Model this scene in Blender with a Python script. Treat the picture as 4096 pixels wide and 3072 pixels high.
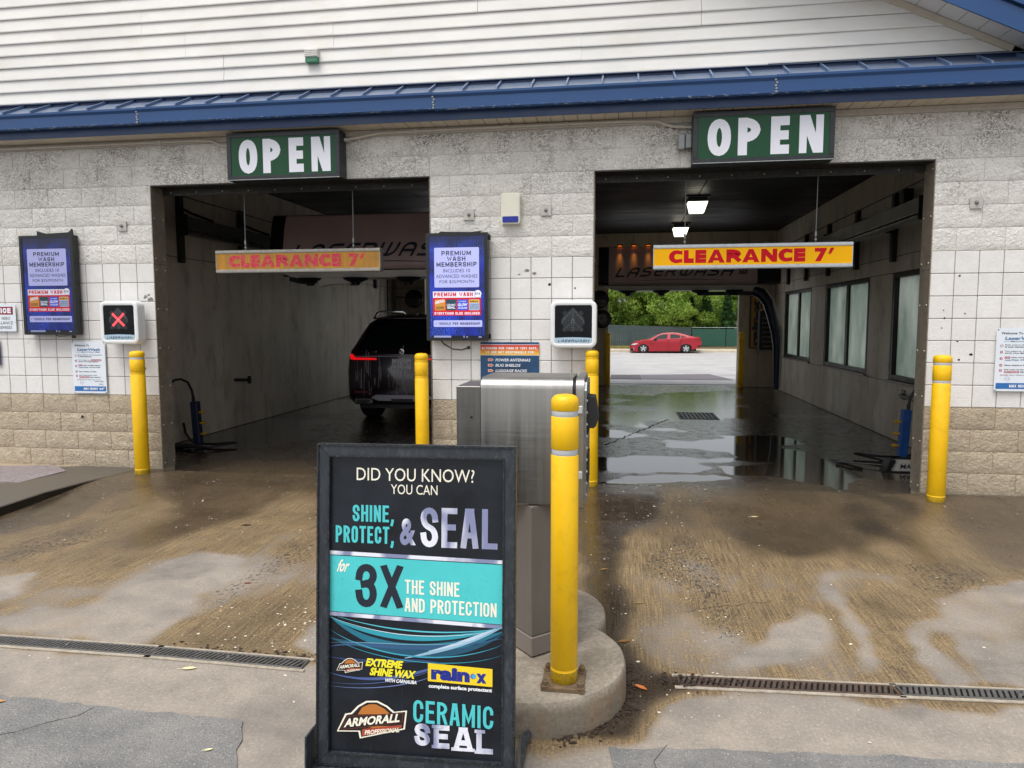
import bpy, bmesh, math, random
import numpy as np
from mathutils import Vector, Matrix

for _o in list(bpy.data.objects):
    bpy.data.objects.remove(_o, do_unlink=True)
SC = bpy.context.scene
COL = SC.collection
R = math.radians
random.seed(7)
RNG = np.random.default_rng(11)

# ------------------------------------------------------------------ camera
_yaw, _pit, _rol = -0.1504, -0.0882, -0.0022
_cy, _sy, _cp, _sp = math.cos(_yaw), math.sin(_yaw), math.cos(_pit), math.sin(_pit)
_f = Vector((_sy * _cp, _cy * _cp, _sp)); _r = Vector((_cy, -_sy, 0)); _u = _r.cross(_f)
_r2 = math.cos(_rol) * _r + math.sin(_rol) * _u
_u2 = -math.sin(_rol) * _r + math.cos(_rol) * _u
cam_data = bpy.data.cameras.new('camera')
cam_data.sensor_fit = 'HORIZONTAL'; cam_data.sensor_width = 36.0
cam_data.lens = 2847.5 / 4096 * 36
cam_data.clip_start = 0.05; cam_data.clip_end = 600
cam = bpy.data.objects.new('camera', cam_data); COL.objects.link(cam)
_m = Matrix((( _r2.x, _u2.x, -_f.x), (_r2.y, _u2.y, -_f.y), (_r2.z, _u2.z, -_f.z))).to_4x4()
_m.translation = Vector((1.889, -7.035, 1.662))
cam.matrix_world = _m
SC.camera = cam

# ------------------------------------------------------------------ sky, sun, exposure
SUN_EL, SUN_ROT = R(66), R(205)
world = bpy.data.worlds.new('World'); SC.world = world; world.use_nodes = True
_nt = world.node_tree; _nt.nodes.clear()
_sky = _nt.nodes.new('ShaderNodeTexSky'); _sky.sky_type = 'NISHITA'; _sky.sun_disc = False
_sky.sun_elevation = SUN_EL; _sky.sun_rotation = SUN_ROT
_sky.air_density = 1.0; _sky.dust_density = 3.0; _sky.ozone_density = 1.0
_hs = _nt.nodes.new('ShaderNodeHueSaturation'); _hs.inputs['Saturation'].default_value = 0.22
_bg = _nt.nodes.new('ShaderNodeBackground'); _bg.inputs['Strength'].default_value = 0.15
_wo = _nt.nodes.new('ShaderNodeOutputWorld')
_nt.links.new(_sky.outputs[0], _hs.inputs['Color']); _nt.links.new(_hs.outputs[0], _bg.inputs[0])
_nt.links.new(_bg.outputs[0], _wo.inputs[0])
sun_data = bpy.data.lights.new('sun', 'SUN'); sun_data.energy = 1.5; sun_data.angle = R(32)
sun_data.color = (1.0, 0.96, 0.9)
sun = bpy.data.objects.new('sun', sun_data); COL.objects.link(sun)
# sky sun_rotation: azimuth from +Y turning towards +X
_sd = Vector((math.sin(SUN_ROT) * math.cos(SUN_EL), math.cos(SUN_ROT) * math.cos(SUN_EL), math.sin(SUN_EL)))
sun.rotation_euler = (-_sd).to_track_quat('-Z', 'Y').to_euler()
SC.view_settings.view_transform = 'Standard'; SC.view_settings.look = 'None'
SC.view_settings.gamma = 1.0; SC.view_settings.use_curve_mapping = False
SC.view_settings.exposure = 0.5
SC.render.engine = 'CYCLES'
SC.cycles.use_denoising = True
SC.cycles.max_bounces = 8; SC.cycles.diffuse_bounces = 4; SC.cycles.glossy_bounces = 4
SC.cycles.transmission_bounces = 6; SC.cycles.transparent_max_bounces = 8
SC.cycles.sample_clamp_indirect = 6

# ------------------------------------------------------------------ colours and materials
def C(h):
    h = h.lstrip('#')
    v = [int(h[i:i + 2], 16) / 255 for i in (0, 2, 4)]
    return tuple(x / 12.92 if x <= .04045 else ((x + .055) / 1.055) ** 2.4 for x in v) + (1,)
def G(v): return (v, v, v, 1)

class NT:
    def __init__(s, name):
        s.m = bpy.data.materials.new(name); s.m.use_nodes = True
        s.t = s.m.node_tree; s.t.nodes.clear()
        s.out = s.n('ShaderNodeOutputMaterial')
    def n(s, typ, **kw):
        nd = s.t.nodes.new(typ)
        for k, v in kw.items(): setattr(nd, k, v)
        return nd
    def l(s, a, b): s.t.links.new(a, b)
    def pos(s, scale=(1, 1, 1)):
        g = s.n('ShaderNodeNewGeometry'); mp = s.n('ShaderNodeMapping')
        mp.inputs['Scale'].default_value = scale; s.l(g.outputs['Position'], mp.inputs[0]); return mp.outputs[0]
    def obj(s, scale=(1, 1, 1)):
        g = s.n('ShaderNodeTexCoord'); mp = s.n('ShaderNodeMapping')
        mp.inputs['Scale'].default_value = scale; s.l(g.outputs['Object'], mp.inputs[0]); return mp.outputs[0]
    def noise(s, vec, scale, detail=4, rough=.6, dist=0):
        nd = s.n('ShaderNodeTexNoise'); nd.inputs['Scale'].default_value = scale
        nd.inputs['Detail'].default_value = detail; nd.inputs['Roughness'].default_value = rough
        nd.inputs['Distortion'].default_value = dist
        s.l(vec, nd.inputs['Vector']); return nd.outputs[0]
    def ramp(s, fac, a, b, lo=0., hi=1.):
        mr = s.n('ShaderNodeMapRange'); mr.clamp = True
        for i, v in zip((1, 2, 3, 4), (a, b, lo, hi)): mr.inputs[i].default_value = v
        s.l(fac, mr.inputs[0]); return mr.outputs[0]
    def mix(s, fac, a, b, mode='MIX'):
        mx = s.n('ShaderNodeMix'); mx.data_type = 'RGBA'; mx.blend_type = mode
        for sock, v in ((mx.inputs[0], fac), (mx.inputs[6], a), (mx.inputs[7], b)):
            if hasattr(v, 'links'): s.l(v, sock)
            else: sock.default_value = v
        return mx.outputs[2]
    def math(s, op, a, b=None):
        md = s.n('ShaderNodeMath', operation=op)
        for i, v in enumerate((a, b)):
            if v is None: continue
            if hasattr(v, 'links'): s.l(v, md.inputs[i])
            else: md.inputs[i].default_value = v
        return md.outputs[0]
    def bump(s, h, strength=.4, dist=.01, normal=None):
        b = s.n('ShaderNodeBump'); b.inputs['Strength'].default_value = strength; b.inputs['Distance'].default_value = dist
        s.l(h, b.inputs['Height'])
        if normal is not None: s.l(normal, b.inputs['Normal'])
        return b.outputs[0]
    def bsdf(s, col, rough=.6, metal=0., normal=None, spec=.5, **kw):
        b = s.n('ShaderNodeBsdfPrincipled')
        for k, v in dict({'Base Color': col, 'Roughness': rough, 'Metallic': metal, 'Specular IOR Level': spec}, **kw).items():
            if hasattr(v, 'links'): s.l(v, b.inputs[k])
            else: b.inputs[k].default_value = v
        if normal is not None: s.l(normal, b.inputs['Normal'])
        s.l(b.outputs[0], s.out.inputs[0]); return b

MATS = {}
def mat(name, col, rough=.6, metal=0., var=.12, scale=6., bump=.0, bscale=80., spec=.5, dirt=None, dirt_amt=.5, stretch=(1, 1, 1), rvar=.1, **kw):
    if name in MATS: return MATS[name]
    if isinstance(col, str): col = C(col)
    t = NT(name); p = t.pos(stretch)
    n1 = t.noise(p, scale, 5)
    c0 = tuple(max(0, x * (1 - var)) for x in col[:3]) + (1,)
    c1 = tuple(min(1, x * (1 + var)) for x in col[:3]) + (1,)
    c = t.mix(t.ramp(n1, .3, .7), c0, c1)
    if dirt:
        n2 = t.noise(p, scale * 2.7, 6, .7)
        c = t.mix(t.ramp(n2, .5, .75, 0, dirt_amt), c, C(dirt))
    r = t.ramp(n1, .3, .7, max(.02, rough - rvar), min(1, rough + rvar))
    nrm = None
    if bump: nrm = t.bump(t.noise(p, bscale, 4), bump, .005)
    t.bsdf(c, r, metal, nrm, spec, **kw)
    MATS[name] = t.m; return t.m
def emit(name, col, strength, rough=.3):
    if name in MATS: return MATS[name]
    if isinstance(col, str): col = C(col)
    t = NT(name); t.bsdf(tuple(x * .25 for x in col[:3]) + (1,), rough, **{'Emission Color': col, 'Emission Strength': strength})
    MATS[name] = t.m; return t.m
def ink(h, rough=.55):
    return mat('ink_' + h.strip('#'), h, rough, var=.05, rvar=.03)

# ------------------------------------------------------------------ geometry helpers
class MB:
    def __init__(s): s.v = []; s.f = []; s.sm = []; s.marks = []
    def mark(s): s.marks.append((len(s.v), len(s.f)))
    def add(s, vs, fs, smooth=False):
        o = len(s.v); s.v += [tuple(v) for v in vs]
        s.f += [tuple(i + o for i in f) for f in fs]; s.sm += [smooth] * len(fs); return s
    def box(s, x0, x1, y0, y1, z0, z1, b=0.):
        if x0 > x1: x0, x1 = x1, x0
        if y0 > y1: y0, y1 = y1, y0
        if z0 > z1: z0, z1 = z1, z0
        if b <= 0:
            vs = [(x, y, z) for x in (x0, x1) for y in (y0, y1) for z in (z0, z1)]
            return s.add(vs, [(0, 1, 3, 2), (4, 6, 7, 5), (0, 4, 5, 1), (2, 3, 7, 6), (0, 2, 6, 4), (1, 5, 7, 3)])
        b = min(b, (x1 - x0) * .49, (y1 - y0) * .49, (z1 - z0) * .49)
        X = (x0, x1); Y = (y0, y1); Z = (z0, z1); vs = []; idx = {}
        for i in (0, 1):
            for j in (0, 1):
                for k in (0, 1):
                    sx, sy, sz = (b, -b)[i], (b, -b)[j], (b, -b)[k]
                    for a, p in enumerate(((X[i], Y[j] + sy, Z[k] + sz), (X[i] + sx, Y[j], Z[k] + sz), (X[i] + sx, Y[j] + sy, Z[k]))):
                        idx[i, j, k, a] = len(vs); vs.append(p)
        fs = []
        for i in (0, 1):
            fs.append([idx[i, j, k, 0] for j, k in ((0, 0), (1, 0), (1, 1), (0, 1))])
            fs.append([idx[j, i, k, 1] for j, k in ((0, 0), (1, 0), (1, 1), (0, 1))])
            fs.append([idx[j, k, i, 2] for j, k in ((0, 0), (1, 0), (1, 1), (0, 1))])
        for i in (0, 1):
            for j in (0, 1):
                fs.append([idx[i, j, 0, 0], idx[i, j, 1, 0], idx[i, j, 1, 1], idx[i, j, 0, 1]])
                fs.append([idx[i, 0, j, 0], idx[i, 1, j, 0], idx[i, 1, j, 2], idx[i, 0, j, 2]])
                fs.append([idx[0, i, j, 1], idx[1, i, j, 1], idx[1, i, j, 2], idx[0, i, j, 2]])
                for k in (0, 1): fs.append([idx[i, j, k, a] for a in (0, 1, 2)])
        return s.add(vs, fs)
    def prism(s, poly, ax, a, b, smooth=False):
        def P(u, w, t): return {'x': (t, u, w), 'y': (u, t, w), 'z': (u, w, t)}[ax]
        n = len(poly); vs = [P(u, w, a) for u, w in poly] + [P(u, w, b) for u, w in poly]
        s.add(vs, [tuple(range(n)), tuple(range(2 * n - 1, n - 1, -1))])
        o = len(s.v) - 2 * n
        for i in range(n):
            j = (i + 1) % n
            s.f.append((o + i, o + j, o + n + j, o + n + i)); s.sm.append(smooth)
        return s
    def tube(s, path, r, n=8, caps=True, smooth=True):
        path = [Vector(p) for p in path]; rs = r if isinstance(r, (list, tuple)) else [r] * len(path)
        vs = []; up = None
        for i, p in enumerate(path):
            d = (path[min(i + 1, len(path) - 1)] - path[max(i - 1, 0)]).normalized()
            if up is None:
                up = Vector((0, 0, 1)) if abs(d.z) < .9 else Vector((1, 0, 0))
            a = d.cross(up).normalized(); up = a.cross(d).normalized()
            for k in range(n):
                t = 2 * math.pi * k / n
                vs.append(p + rs[i] * (math.cos(t) * a + math.sin(t) * up))
        fs = [(i * n + k, i * n + (k + 1) % n, (i + 1) * n + (k + 1) % n, (i + 1) * n + k) for i in range(len(path) - 1) for k in range(n)]
        s.add(vs, fs, smooth); o = len(s.v) - len(vs)
        if caps:
            s.f.append(tuple(o + k for k in range(n))); s.f.append(tuple(o + len(vs) - n + k for k in range(n))); s.sm += [False, False]
        return s
    def cyl(s, p0, p1, r, n=12, r1=None, smooth=True):
        return s.tube([p0, p1], [r, r if r1 is None else r1], n, True, smooth)
    def lathe(s, prof, c=(0, 0, 0), n=20, axis='z', smooth=True, caps=True):
        vs = []
        for r, h in prof:
            for k in range(n):
                t = 2 * math.pi * k / n; a, b = r * math.cos(t), r * math.sin(t)
                q = {'z': (a, b, h), 'y': (a, h, b), 'x': (h, a, b)}[axis]
                vs.append((q[0] + c[0], q[1] + c[1], q[2] + c[2]))
        m = len(prof)
        fs = [(i * n + k, i * n + (k + 1) % n, (i + 1) * n + (k + 1) % n, (i + 1) * n + k) for i in range(m - 1) for k in range(n)]
        s.add(vs, fs, smooth); o = len(s.v) - len(vs)
        if caps and prof[0][0] > 1e-6: s.f.append(tuple(o + k for k in range(n))); s.sm.append(False)
        if caps and prof[-1][0] > 1e-6: s.f.append(tuple(o + (m - 1) * n + k for k in range(n))); s.sm.append(False)
        return s
    def rrect(s, x0, x1, z0, z1, r, y0, y1, seg=5):
        return s.prism(rr(x0, x1, z0, z1, r, seg), 'y', y0, y1)
    def face(s, poly, y):  # flat print facing -y : poly of (x, z)
        return s.add([(x, y, z) for x, z in poly], [tuple(range(len(poly)))])
    def build(s, name, m, parent=None, loc=(0, 0, 0), rot=(0, 0, 0), **props):
        if name == 'lettering' and len(s.marks) > 1 and s.marks[0] == (0, 0):   # one object for each printed word or line
            ends = s.marks[1:] + [(len(s.v), len(s.f))]
            for (v0, f0), (v1, f1) in zip(s.marks, ends):
                q = MB(); q.v = s.v[v0:v1]; q.f = [tuple(i - v0 for i in f) for f in s.f[f0:f1]]; q.sm = s.sm[f0:f1]
                o = q.build(name, m, parent, loc, rot, **props)
            return o
        me = bpy.data.meshes.new(name)
        bm = bmesh.new()
        bv = [bm.verts.new(v) for v in s.v]
        for f, sm in zip(s.f, s.sm):
            try:
                fc = bm.faces.new([bv[i] for i in f]); fc.smooth = sm
            except ValueError: pass
        bmesh.ops.remove_doubles(bm, verts=bm.verts, dist=1e-6)
        bmesh.ops.recalc_face_normals(bm, faces=bm.faces)
        bm.to_mesh(me); bm.free()
        if any(s.sm): me.set_sharp_from_angle(angle=R(40))
        return link(name, me, m, parent, loc, rot, **props)

def link(name, me, m=None, parent=None, loc=(0, 0, 0), rot=(0, 0, 0), **props):
    o = bpy.data.objects.new(name, me); COL.objects.link(o)
    if m is not None and me is not None and not me.materials: me.materials.append(m)
    o.location = loc; o.rotation_euler = rot
    if parent is not None: o.parent = parent
    for k, v in props.items(): o[k] = v
    return o
def thing(name, label, cat, loc=(0, 0, 0), rot=(0, 0, 0), group=None):
    o = bpy.data.objects.new(name, None); COL.objects.link(o)
    o.empty_display_size = .1
    o.location = loc; o.rotation_euler = rot; o['label'] = label; o['category'] = cat
    if group: o['group'] = group
    return o
def kids(o): return [c for c in bpy.data.objects if c.parent == o]
def dup(o, loc, label=None, rot=None, parent=None):
    c = o.copy(); COL.objects.link(c)
    if parent is not None: c.parent = parent
    if loc is not None: c.location = loc
    if rot is not None: c.rotation_euler = rot
    if label: c['label'] = label
    for k in kids(o): dup(k, None, parent=c)
    return c
def rr(x0, x1, z0, z1, r, seg=5):
    pts = []
    for cx, cz, a0 in ((x1 - r, z1 - r, 0), (x0 + r, z1 - r, 90), (x0 + r, z0 + r, 180), (x1 - r, z0 + r, 270)):
        for k in range(seg + 1):
            a = R(a0 + 90 * k / seg); pts.append((cx + r * math.cos(a), cz + r * math.sin(a)))
    return pts
def circ(cx, cz, r, n=20, rz=None):
    rz = rz or r
    return [(cx + r * math.cos(2 * math.pi * k / n), cz + rz * math.sin(2 * math.pi * k / n)) for k in range(n)]

# ------------------------------------------------------------------ lettering
_TC = {}
def _font(sx, bold):
    key = (sx, bold)
    if key in _TC: return _TC[key]
    cu = bpy.data.curves.new('lettering', 'FONT'); cu.body = sx; cu.size = 1; cu.offset = bold; cu.resolution_u = 3
    cu.fill_mode = 'FRONT'
    ob = bpy.data.objects.new('lettering', cu); COL.objects.link(ob)
    dg = bpy.context.evaluated_depsgraph_get(); dg.update()
    me = bpy.data.meshes.new_from_object(ob.evaluated_get(dg))
    v = np.array([x.co[:2] for x in me.vertices]) if len(me.vertices) else np.zeros((0, 2))
    f = [tuple(p.vertices) for p in me.polygons]
    bpy.data.objects.remove(ob); bpy.data.meshes.remove(me); bpy.data.curves.remove(cu)
    _TC[key] = (v, f); return _TC[key]
def txt(mb, sx, x0, x1, z0, z1, y, bold=0., shear=0., slope=0.):
    """printed lettering facing -y, its outline box stretched to x0..x1, z0..z1"""
    v, f = _font(sx, bold)
    if not len(v): return mb
    mb.mark()
    lo, hi = v.min(0), v.max(0); n = (v - lo) / (hi - lo)
    X = x0 + n[:, 0] * (x1 - x0 - shear * (z1 - z0)) + shear * n[:, 1] * (z1 - z0)
    Z = z0 + n[:, 1] * (z1 - z0) + slope * (X - x0)
    return mb.add([(a, y, b) for a, b in zip(X, Z)], f)
# block letters drawn as strokes in a unit box; r marks a rounded corner
GL = {
 'A': [[(0, 0), (.36, 1)], [(1, 0), (.64, 1)], [(.36, 1), (.64, 1)], [(.2, .3), (.8, .3)]],
 'B': [[(0, 0), (0, 1)], [(0, 1), (.92, 1, 1), (.92, .53, 1), (0, .53)], [(.6, .53), (1, .53, 1), (1, 0, 1), (0, 0)]],
 'F': [[(1, 1), (0, 1), (0, 0)], [(0, .5), (.85, .5)]],
 'G': [[(1, .74), (1, 1, 1), (0, 1, 1), (0, 0, 1), (1, 0, 1), (1, .46), (.6, .46)]],
 'K': [[(0, 0), (0, 1)], [(0, .42), (1, 1)], [(.35, .58), (1, 0)]],
 'U': [[(0, 1), (0, 0, 1), (1, 0, 1), (1, 1)]],
 'V': [[(0, 1), (.5, 0), (1, 1)]],
 '1': [[(.15, .78), (.6, 1), (.6, 0)]],
 ':': [[(.5, .1), (.5, .18)], [(.5, .55), (.5, .63)]],
 'C': [[(1, .72), (1, 1, 1), (0, 1, 1), (0, 0, 1), (1, 0, 1), (1, .28)]],
 'D': [[(0, 0), (0, 1)], [(0, 1), (1, 1, 1), (1, 0, 1), (0, 0)]],
 'E': [[(1, 1), (0, 1), (0, 0), (1, 0)], [(0, .52), (.85, .52)]],
 'H': [[(0, 0), (0, 1)], [(1, 0), (1, 1)], [(0, .52), (1, .52)]],
 'I': [[(.5, 0), (.5, 1)]],
 'L': [[(0, 1), (0, 0), (1, 0)]],
 'M': [[(0, 0), (0, 1)], [(1, 0), (1, 1)], [(0, 1), (.5, .2), (1, 1)]],
 'N': [[(0, 0), (0, 1)], [(1, 0), (1, 1)], [(0.04, 1), (.96, 0)]],
 'O': [[(.5, 1), (0, 1, 1), (0, 0, 1), (1, 0, 1), (1, 1, 1), (.5, 1)]],
 'P': [[(0, 0), (0, 1)], [(0, 1), (1, 1, 1), (1, .45, 1), (0, .45)]],
 'R': [[(0, 0), (0, 1)], [(0, 1), (1, 1, 1), (1, .5, 1), (0, .5)], [(.55, .5), (1, 0)]],
 'S': [[(1, .74), (1, 1, 1), (0, 1, 1), (0, .55, 1), (1, .45, 1), (1, 0, 1), (0, 0, 1), (0, .26)]],
 'T': [[(0, 1), (1, 1)], [(.5, 0), (.5, 1)]],
 'W': [[(0, 1), (.25, 0), (.5, .8), (.75, 0), (1, 1)]],
 'X': [[(0, 0), (1, 1)], [(0, 1), (1, 0)]],
 'Y': [[(0, 1), (.5, .45), (1, 1)], [(.5, .45), (.5, 0)]],
 '3': [[(0, .74), (0, 1, 1), (1, 1, 1), (1, .54, 1), (.35, .54)], [(.6, .54), (1, .54, 1), (1, 0, 1), (0, 0, 1), (0, .28)]],
 '7': [[(0, 1), (1, 1), (.3, 0)]],
 ',': [[(.55, .10), (.5, .0), (.3, -.15)]],
}
TECH = dict(GL)
TECH.update({
 'L': [[(0, 1), (0, 0), (1, 0)]],
 'A': [[(0, 0), (0, 1, 1), (1, 1, 1), (1, 0)], [(.05, .4), (1, .4)]],
 'S': [[(1, 1), (0, 1, 1), (0, .52, 1), (1, .52, 1), (1, 0, 1), (0, 0)]],
 'E': [[(1, 1), (0, 1, 1), (0, 0, 1), (1, 0)], [(0, .52), (.9, .52)]],
 'R': [[(0, 0), (0, 1), (1, 1, 1), (1, .5, 1), (.25, .5)], [(.5, .5), (1, 0)]],
 'W': [[(0, 1), (0, 0, 1), (.5, 0), (1, 0, 1), (1, 1)], [(.5, 1), (.5, 0)]],
 'H': [[(0, 0), (0, 1)], [(1, 0), (1, 1)], [(0, .52), (1, .52)]],
})
WID = {'I': .32, ',': .5, ':': .4, '1': .7, 'M': 1.25, 'W': 1.3, ' ': .55, 'L': .88, 'E': .9}
def _round(pts, rad):
    out = []
    n = len(pts)
    for i, p in enumerate(pts):
        if len(p) < 3 or i in (0, n - 1): out.append(Vector(p[:2])); continue
        P = Vector(p[:2]); A = Vector(pts[i - 1][:2]) - P; B = Vector(pts[i + 1][:2]) - P
        ra = min(rad, A.length * (.5 if len(pts[i - 1]) > 2 else 1)); rb = min(rad, B.length * (.5 if len(pts[i + 1]) > 2 else 1))
        a = P + A.normalized() * ra; b = P + B.normalized() * rb
        for k in range(6):
            t = k / 5; out.append((1 - t) ** 2 * a + 2 * t * (1 - t) * (P * .86 + (a + b) * .07) + t * t * b)
    res = [out[0]]
    for q in out[1:]:
        if (q - res[-1]).length > 1e-5: res.append(q)
    return res
def strokes(mb, sx, x0, x1, z0, z1, y, t, gap=.28, rad=.5, font=GL, shear=0., slope=0., tilt=0):
    """condensed block lettering of stroke thickness t facing -y"""
    mb.mark(); H = z1 - z0; tot = sum(WID.get(c, 1.) for c in sx) + gap * (len(sx) - 1)
    unit = (x1 - x0 - shear * H) / tot; x = x0; lay = 0
    for c in sx:
        w = WID.get(c, 1.) * unit
        for st in font.get(c, []):
            pts = [((t / 2 + p[0] * (w - t)), (t / 2 + p[1] * (H - t))) + tuple(p[2:]) for p in st]
            if c == ',' : pts = [(w * p[0], H * p[1]) for p in st]
            pl = _round(pts, rad * w)
            d0 = (pl[1] - pl[0]).normalized(); d1 = (pl[-1] - pl[-2]).normalized()
            diag0 = abs(d0.x * d0.y) > .05; diag1 = abs(d1.x * d1.y) > .05
            closed = (pl[0] - pl[-1]).length < 1e-4
            if not closed:
                pl[0] = pl[0] - d0 * t * .5; pl[-1] = pl[-1] + d1 * t * .5
            vs = []
            for i, p in enumerate(pl):
                if closed and i in (0, len(pl) - 1): a = d1; b = d0
                else:
                    a = (pl[i] - pl[i - 1]).normalized() if i else d0; b = (pl[i + 1] - pl[i]).normalized() if i < len(pl) - 1 else d1
                nrm = (Vector((-a.y, a.x)) + Vector((-b.y, b.x)))
                nrm = nrm / max(.35, nrm.dot(Vector((-a.y, a.x))))
                for sg in (1, -1):
                    q = p + nrm * sg * t / 2
                    if (diag0 or diag1) and c != ',': q.y = min(max(q.y, 0), H)
                    X = x + q.x + shear * q.y; vs.append((X, y - .0002 * (lay % 5), z0 + q.y + slope * (X - x0)))
            mb.add(vs, [(2 * i, 2 * i + 1, 2 * i + 3, 2 * i + 2) for i in range(len(pl) - 1)]); lay += 1
        x += w + gap * unit
    return mb

# ================================================================== GROUND
def vnoise(x, y, s, seed):
    g = np.random.default_rng(seed).random((257, 257)).astype(np.float32)
    u, v = x * s + 1000, y * s + 1000
    i, j = np.floor(u).astype(int), np.floor(v).astype(int)
    a, b = u - i, v - j; a = a * a * (3 - 2 * a); b = b * b * (3 - 2 * b)
    i %= 256; j %= 256
    return (g[i, j] * (1 - a) + g[i + 1, j] * a) * (1 - b) + (g[i, j + 1] * (1 - a) + g[i + 1, j + 1] * a) * b
def fbm(x, y, s, seed, o=4):
    return sum(vnoise(x, y, s * 2 ** k, seed + k) * .5 ** k for k in range(o)) / (2 - .5 ** (o - 1))
def pinside(px, py, poly):
    ins = np.zeros(px.shape, bool); n = len(poly)
    for i in range(n):
        (x0, y0), (x1, y1) = poly[i], poly[(i + 1) % n]
        if y0 == y1: continue
        c = ((y0 > py) != (y1 > py)) & (px < (x1 - x0) * (py - y0) / (y1 - y0) + x0)
        ins ^= c
    return ins
def blur(a, n):
    for _ in range(n):
        p = np.pad(a, 1, mode='edge')
        a = (p[:-2, 1:-1] + p[2:, 1:-1] + p[1:-1, :-2] + p[1:-1, 2:] + 2 * a) / 6
    return a
STAIN = dict(
 dryA=[(-1.8,-3.71),(-1.53,-3.65),(-1.48,-3.49),(-1.32,-3.47),(-1.2,-3.29),(-1.21,-2.97),(-1.23,-2.62),(-1.2,-2.43),(-1.01,-2.4),(-0.7,-2.51),(-0.61,-2.78),(-0.63,-3.07),(-0.57,-3.28),(-0.53,-3.53),(-0.5,-3.68),(-0.5,-3.79),(-0.77,-3.78),(-1.08,-3.79),(-1.39,-3.79),(-1.7,-3.81)],
 dryB=[(-2.27,-3.28),(-2.07,-3.09),(-1.99,-3.01),(-1.93,-2.94),(-1.81,-3.24),(-1.7,-3.47),(-1.96,-3.56)],
 wetA=[(-4.14,0.81),(-1.66,1.16),(-1.04,-0.28),(-1.25,-0.82),(-1.26,-1.44),(-1.42,-1.98),(-1.48,-2.43),(-1.7,-2.42),(-1.86,-2.05),(-1.87,-1.53),(-2.46,-0.92),(-3.1,-0.57)],
 dampEdgeL=[(-0.5,-3.77),(-0.31,-3.72),(-0.02,-3.74),(0.27,-3.79),(0.36,-3.76),(0.3,-3.85),(0.02,-3.81),(-0.26,-3.79)],
 greyWetL=[(-3.58,-1.89),(-3.33,-1.8),(-3.46,-0.46),(-3.33,-0.1),(-2.99,-0.71),(-2.69,-1.76),(-2.8,-2.18),(-3.01,-2.44)],
 dryC=[(0.23,-3.7),(0.2,-3.54),(0.21,-3.32),(0.64,-3.02),(0.92,-3.95),(0.36,-3.78)],
 stripR=[(1.54,0.9),(2.43,1.13),(2.27,0.15),(2.28,-0.6),(1.98,-1.48),(1.88,-2.17),(1.92,-2.77),(1.98,-3.25),(2.03,-3.58),(2.1,-3.78),(2.24,-3.76),(2.37,-3.81),(2.28,-3.94),(2.06,-4.08),(2.02,-4.22),(1.94,-4.31),(1.67,-4.27),(1.7,-3.52)],
 wetTop=[(2.61,0.2),(3.33,-0.1),(3.92,-0.16),(3.79,-0.89),(3.41,-1.7),(3.11,-1.87),(2.87,-1.73),(2.73,-1.26),(2.57,-0.63)],
 wetRT=[(4.94,-0.09),(6.33,0.26),(5.25,-1.56),(4.52,-2.05),(4.43,-1.92),(4.56,-1.3),(4.65,-0.71)],
 dryRA=[(3.79,-2.61),(4.19,-2.24),(4.48,-2.13),(5.25,-1.95),(4.23,-3.54),(3.41,-3.66),(3.38,-3.56),(3.44,-3.27),(3.54,-2.92),(3.67,-2.85)],
 dampRin=[(3.6,-3.06),(3.64,-3.15),(3.58,-3.49),(3.53,-3.54),(3.54,-3.38),(3.55,-3.23)],
 dryRB=[(2.7,-3.22),(2.98,-2.9),(3.03,-2.95),(2.99,-3.25),(2.78,-3.53),(2.54,-3.58),(2.32,-3.64),(2.47,-3.45)],
 dryRC=[(3.21,-2.38),(3.31,-2.23),(3.24,-2.81),(3.16,-3.51),(3.07,-3.58),(3.09,-3.21)],
 puddle1=[(1.65,0.37),(1.93,0.55),(2.4,0.76),(2.93,0.88),(3.09,0.62),(2.51,0.34),(2.04,0.25),(1.75,0.16)],
 puddle2=[(3.9,0.55),(4.06,0.28),(4.44,0.86),(4.95,1.27),(5.42,1.77),(4.62,1.89),(3.88,1.55),(3.06,1.27),(3.12,0.81),(3.51,0.77)],
 gum1=[(2.03,-2.11),(2.18,-1.65),(2.5,-1.55),(2.62,-1.94),(2.6,-2.47),(2.56,-2.91),(2.54,-3.36),(2.4,-3.42),(2.34,-3.15),(2.27,-2.65),(2.08,-2.41)],
 gum2=[(3.74,-1.82),(4.18,-1.72),(4.23,-2.02),(4.14,-2.38),(3.89,-2.54),(3.73,-2.41)],
 gum3=[(-2.6,-2.55),(-2.56,-2.19),(-2.35,-1.97),(-2.0,-2.02),(-2.02,-2.38),(-2.12,-2.68),(-2.28,-2.88)],
 gum4=[(-0.54,-3.36),(-0.6,-2.97),(-0.54,-2.63),(-0.55,-2.08),(-0.62,-1.46),(-0.18,-2.44),(-0.3,-2.74),(-0.34,-3.11),(-0.38,-3.43)],
)
def apron_height(x, y):
    t = np.clip((y + 1.3) / .9, 0, 1) * np.clip((.24 - y) / .34, 0, 1)
    return .055 * t * t * (3 - 2 * t)
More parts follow.
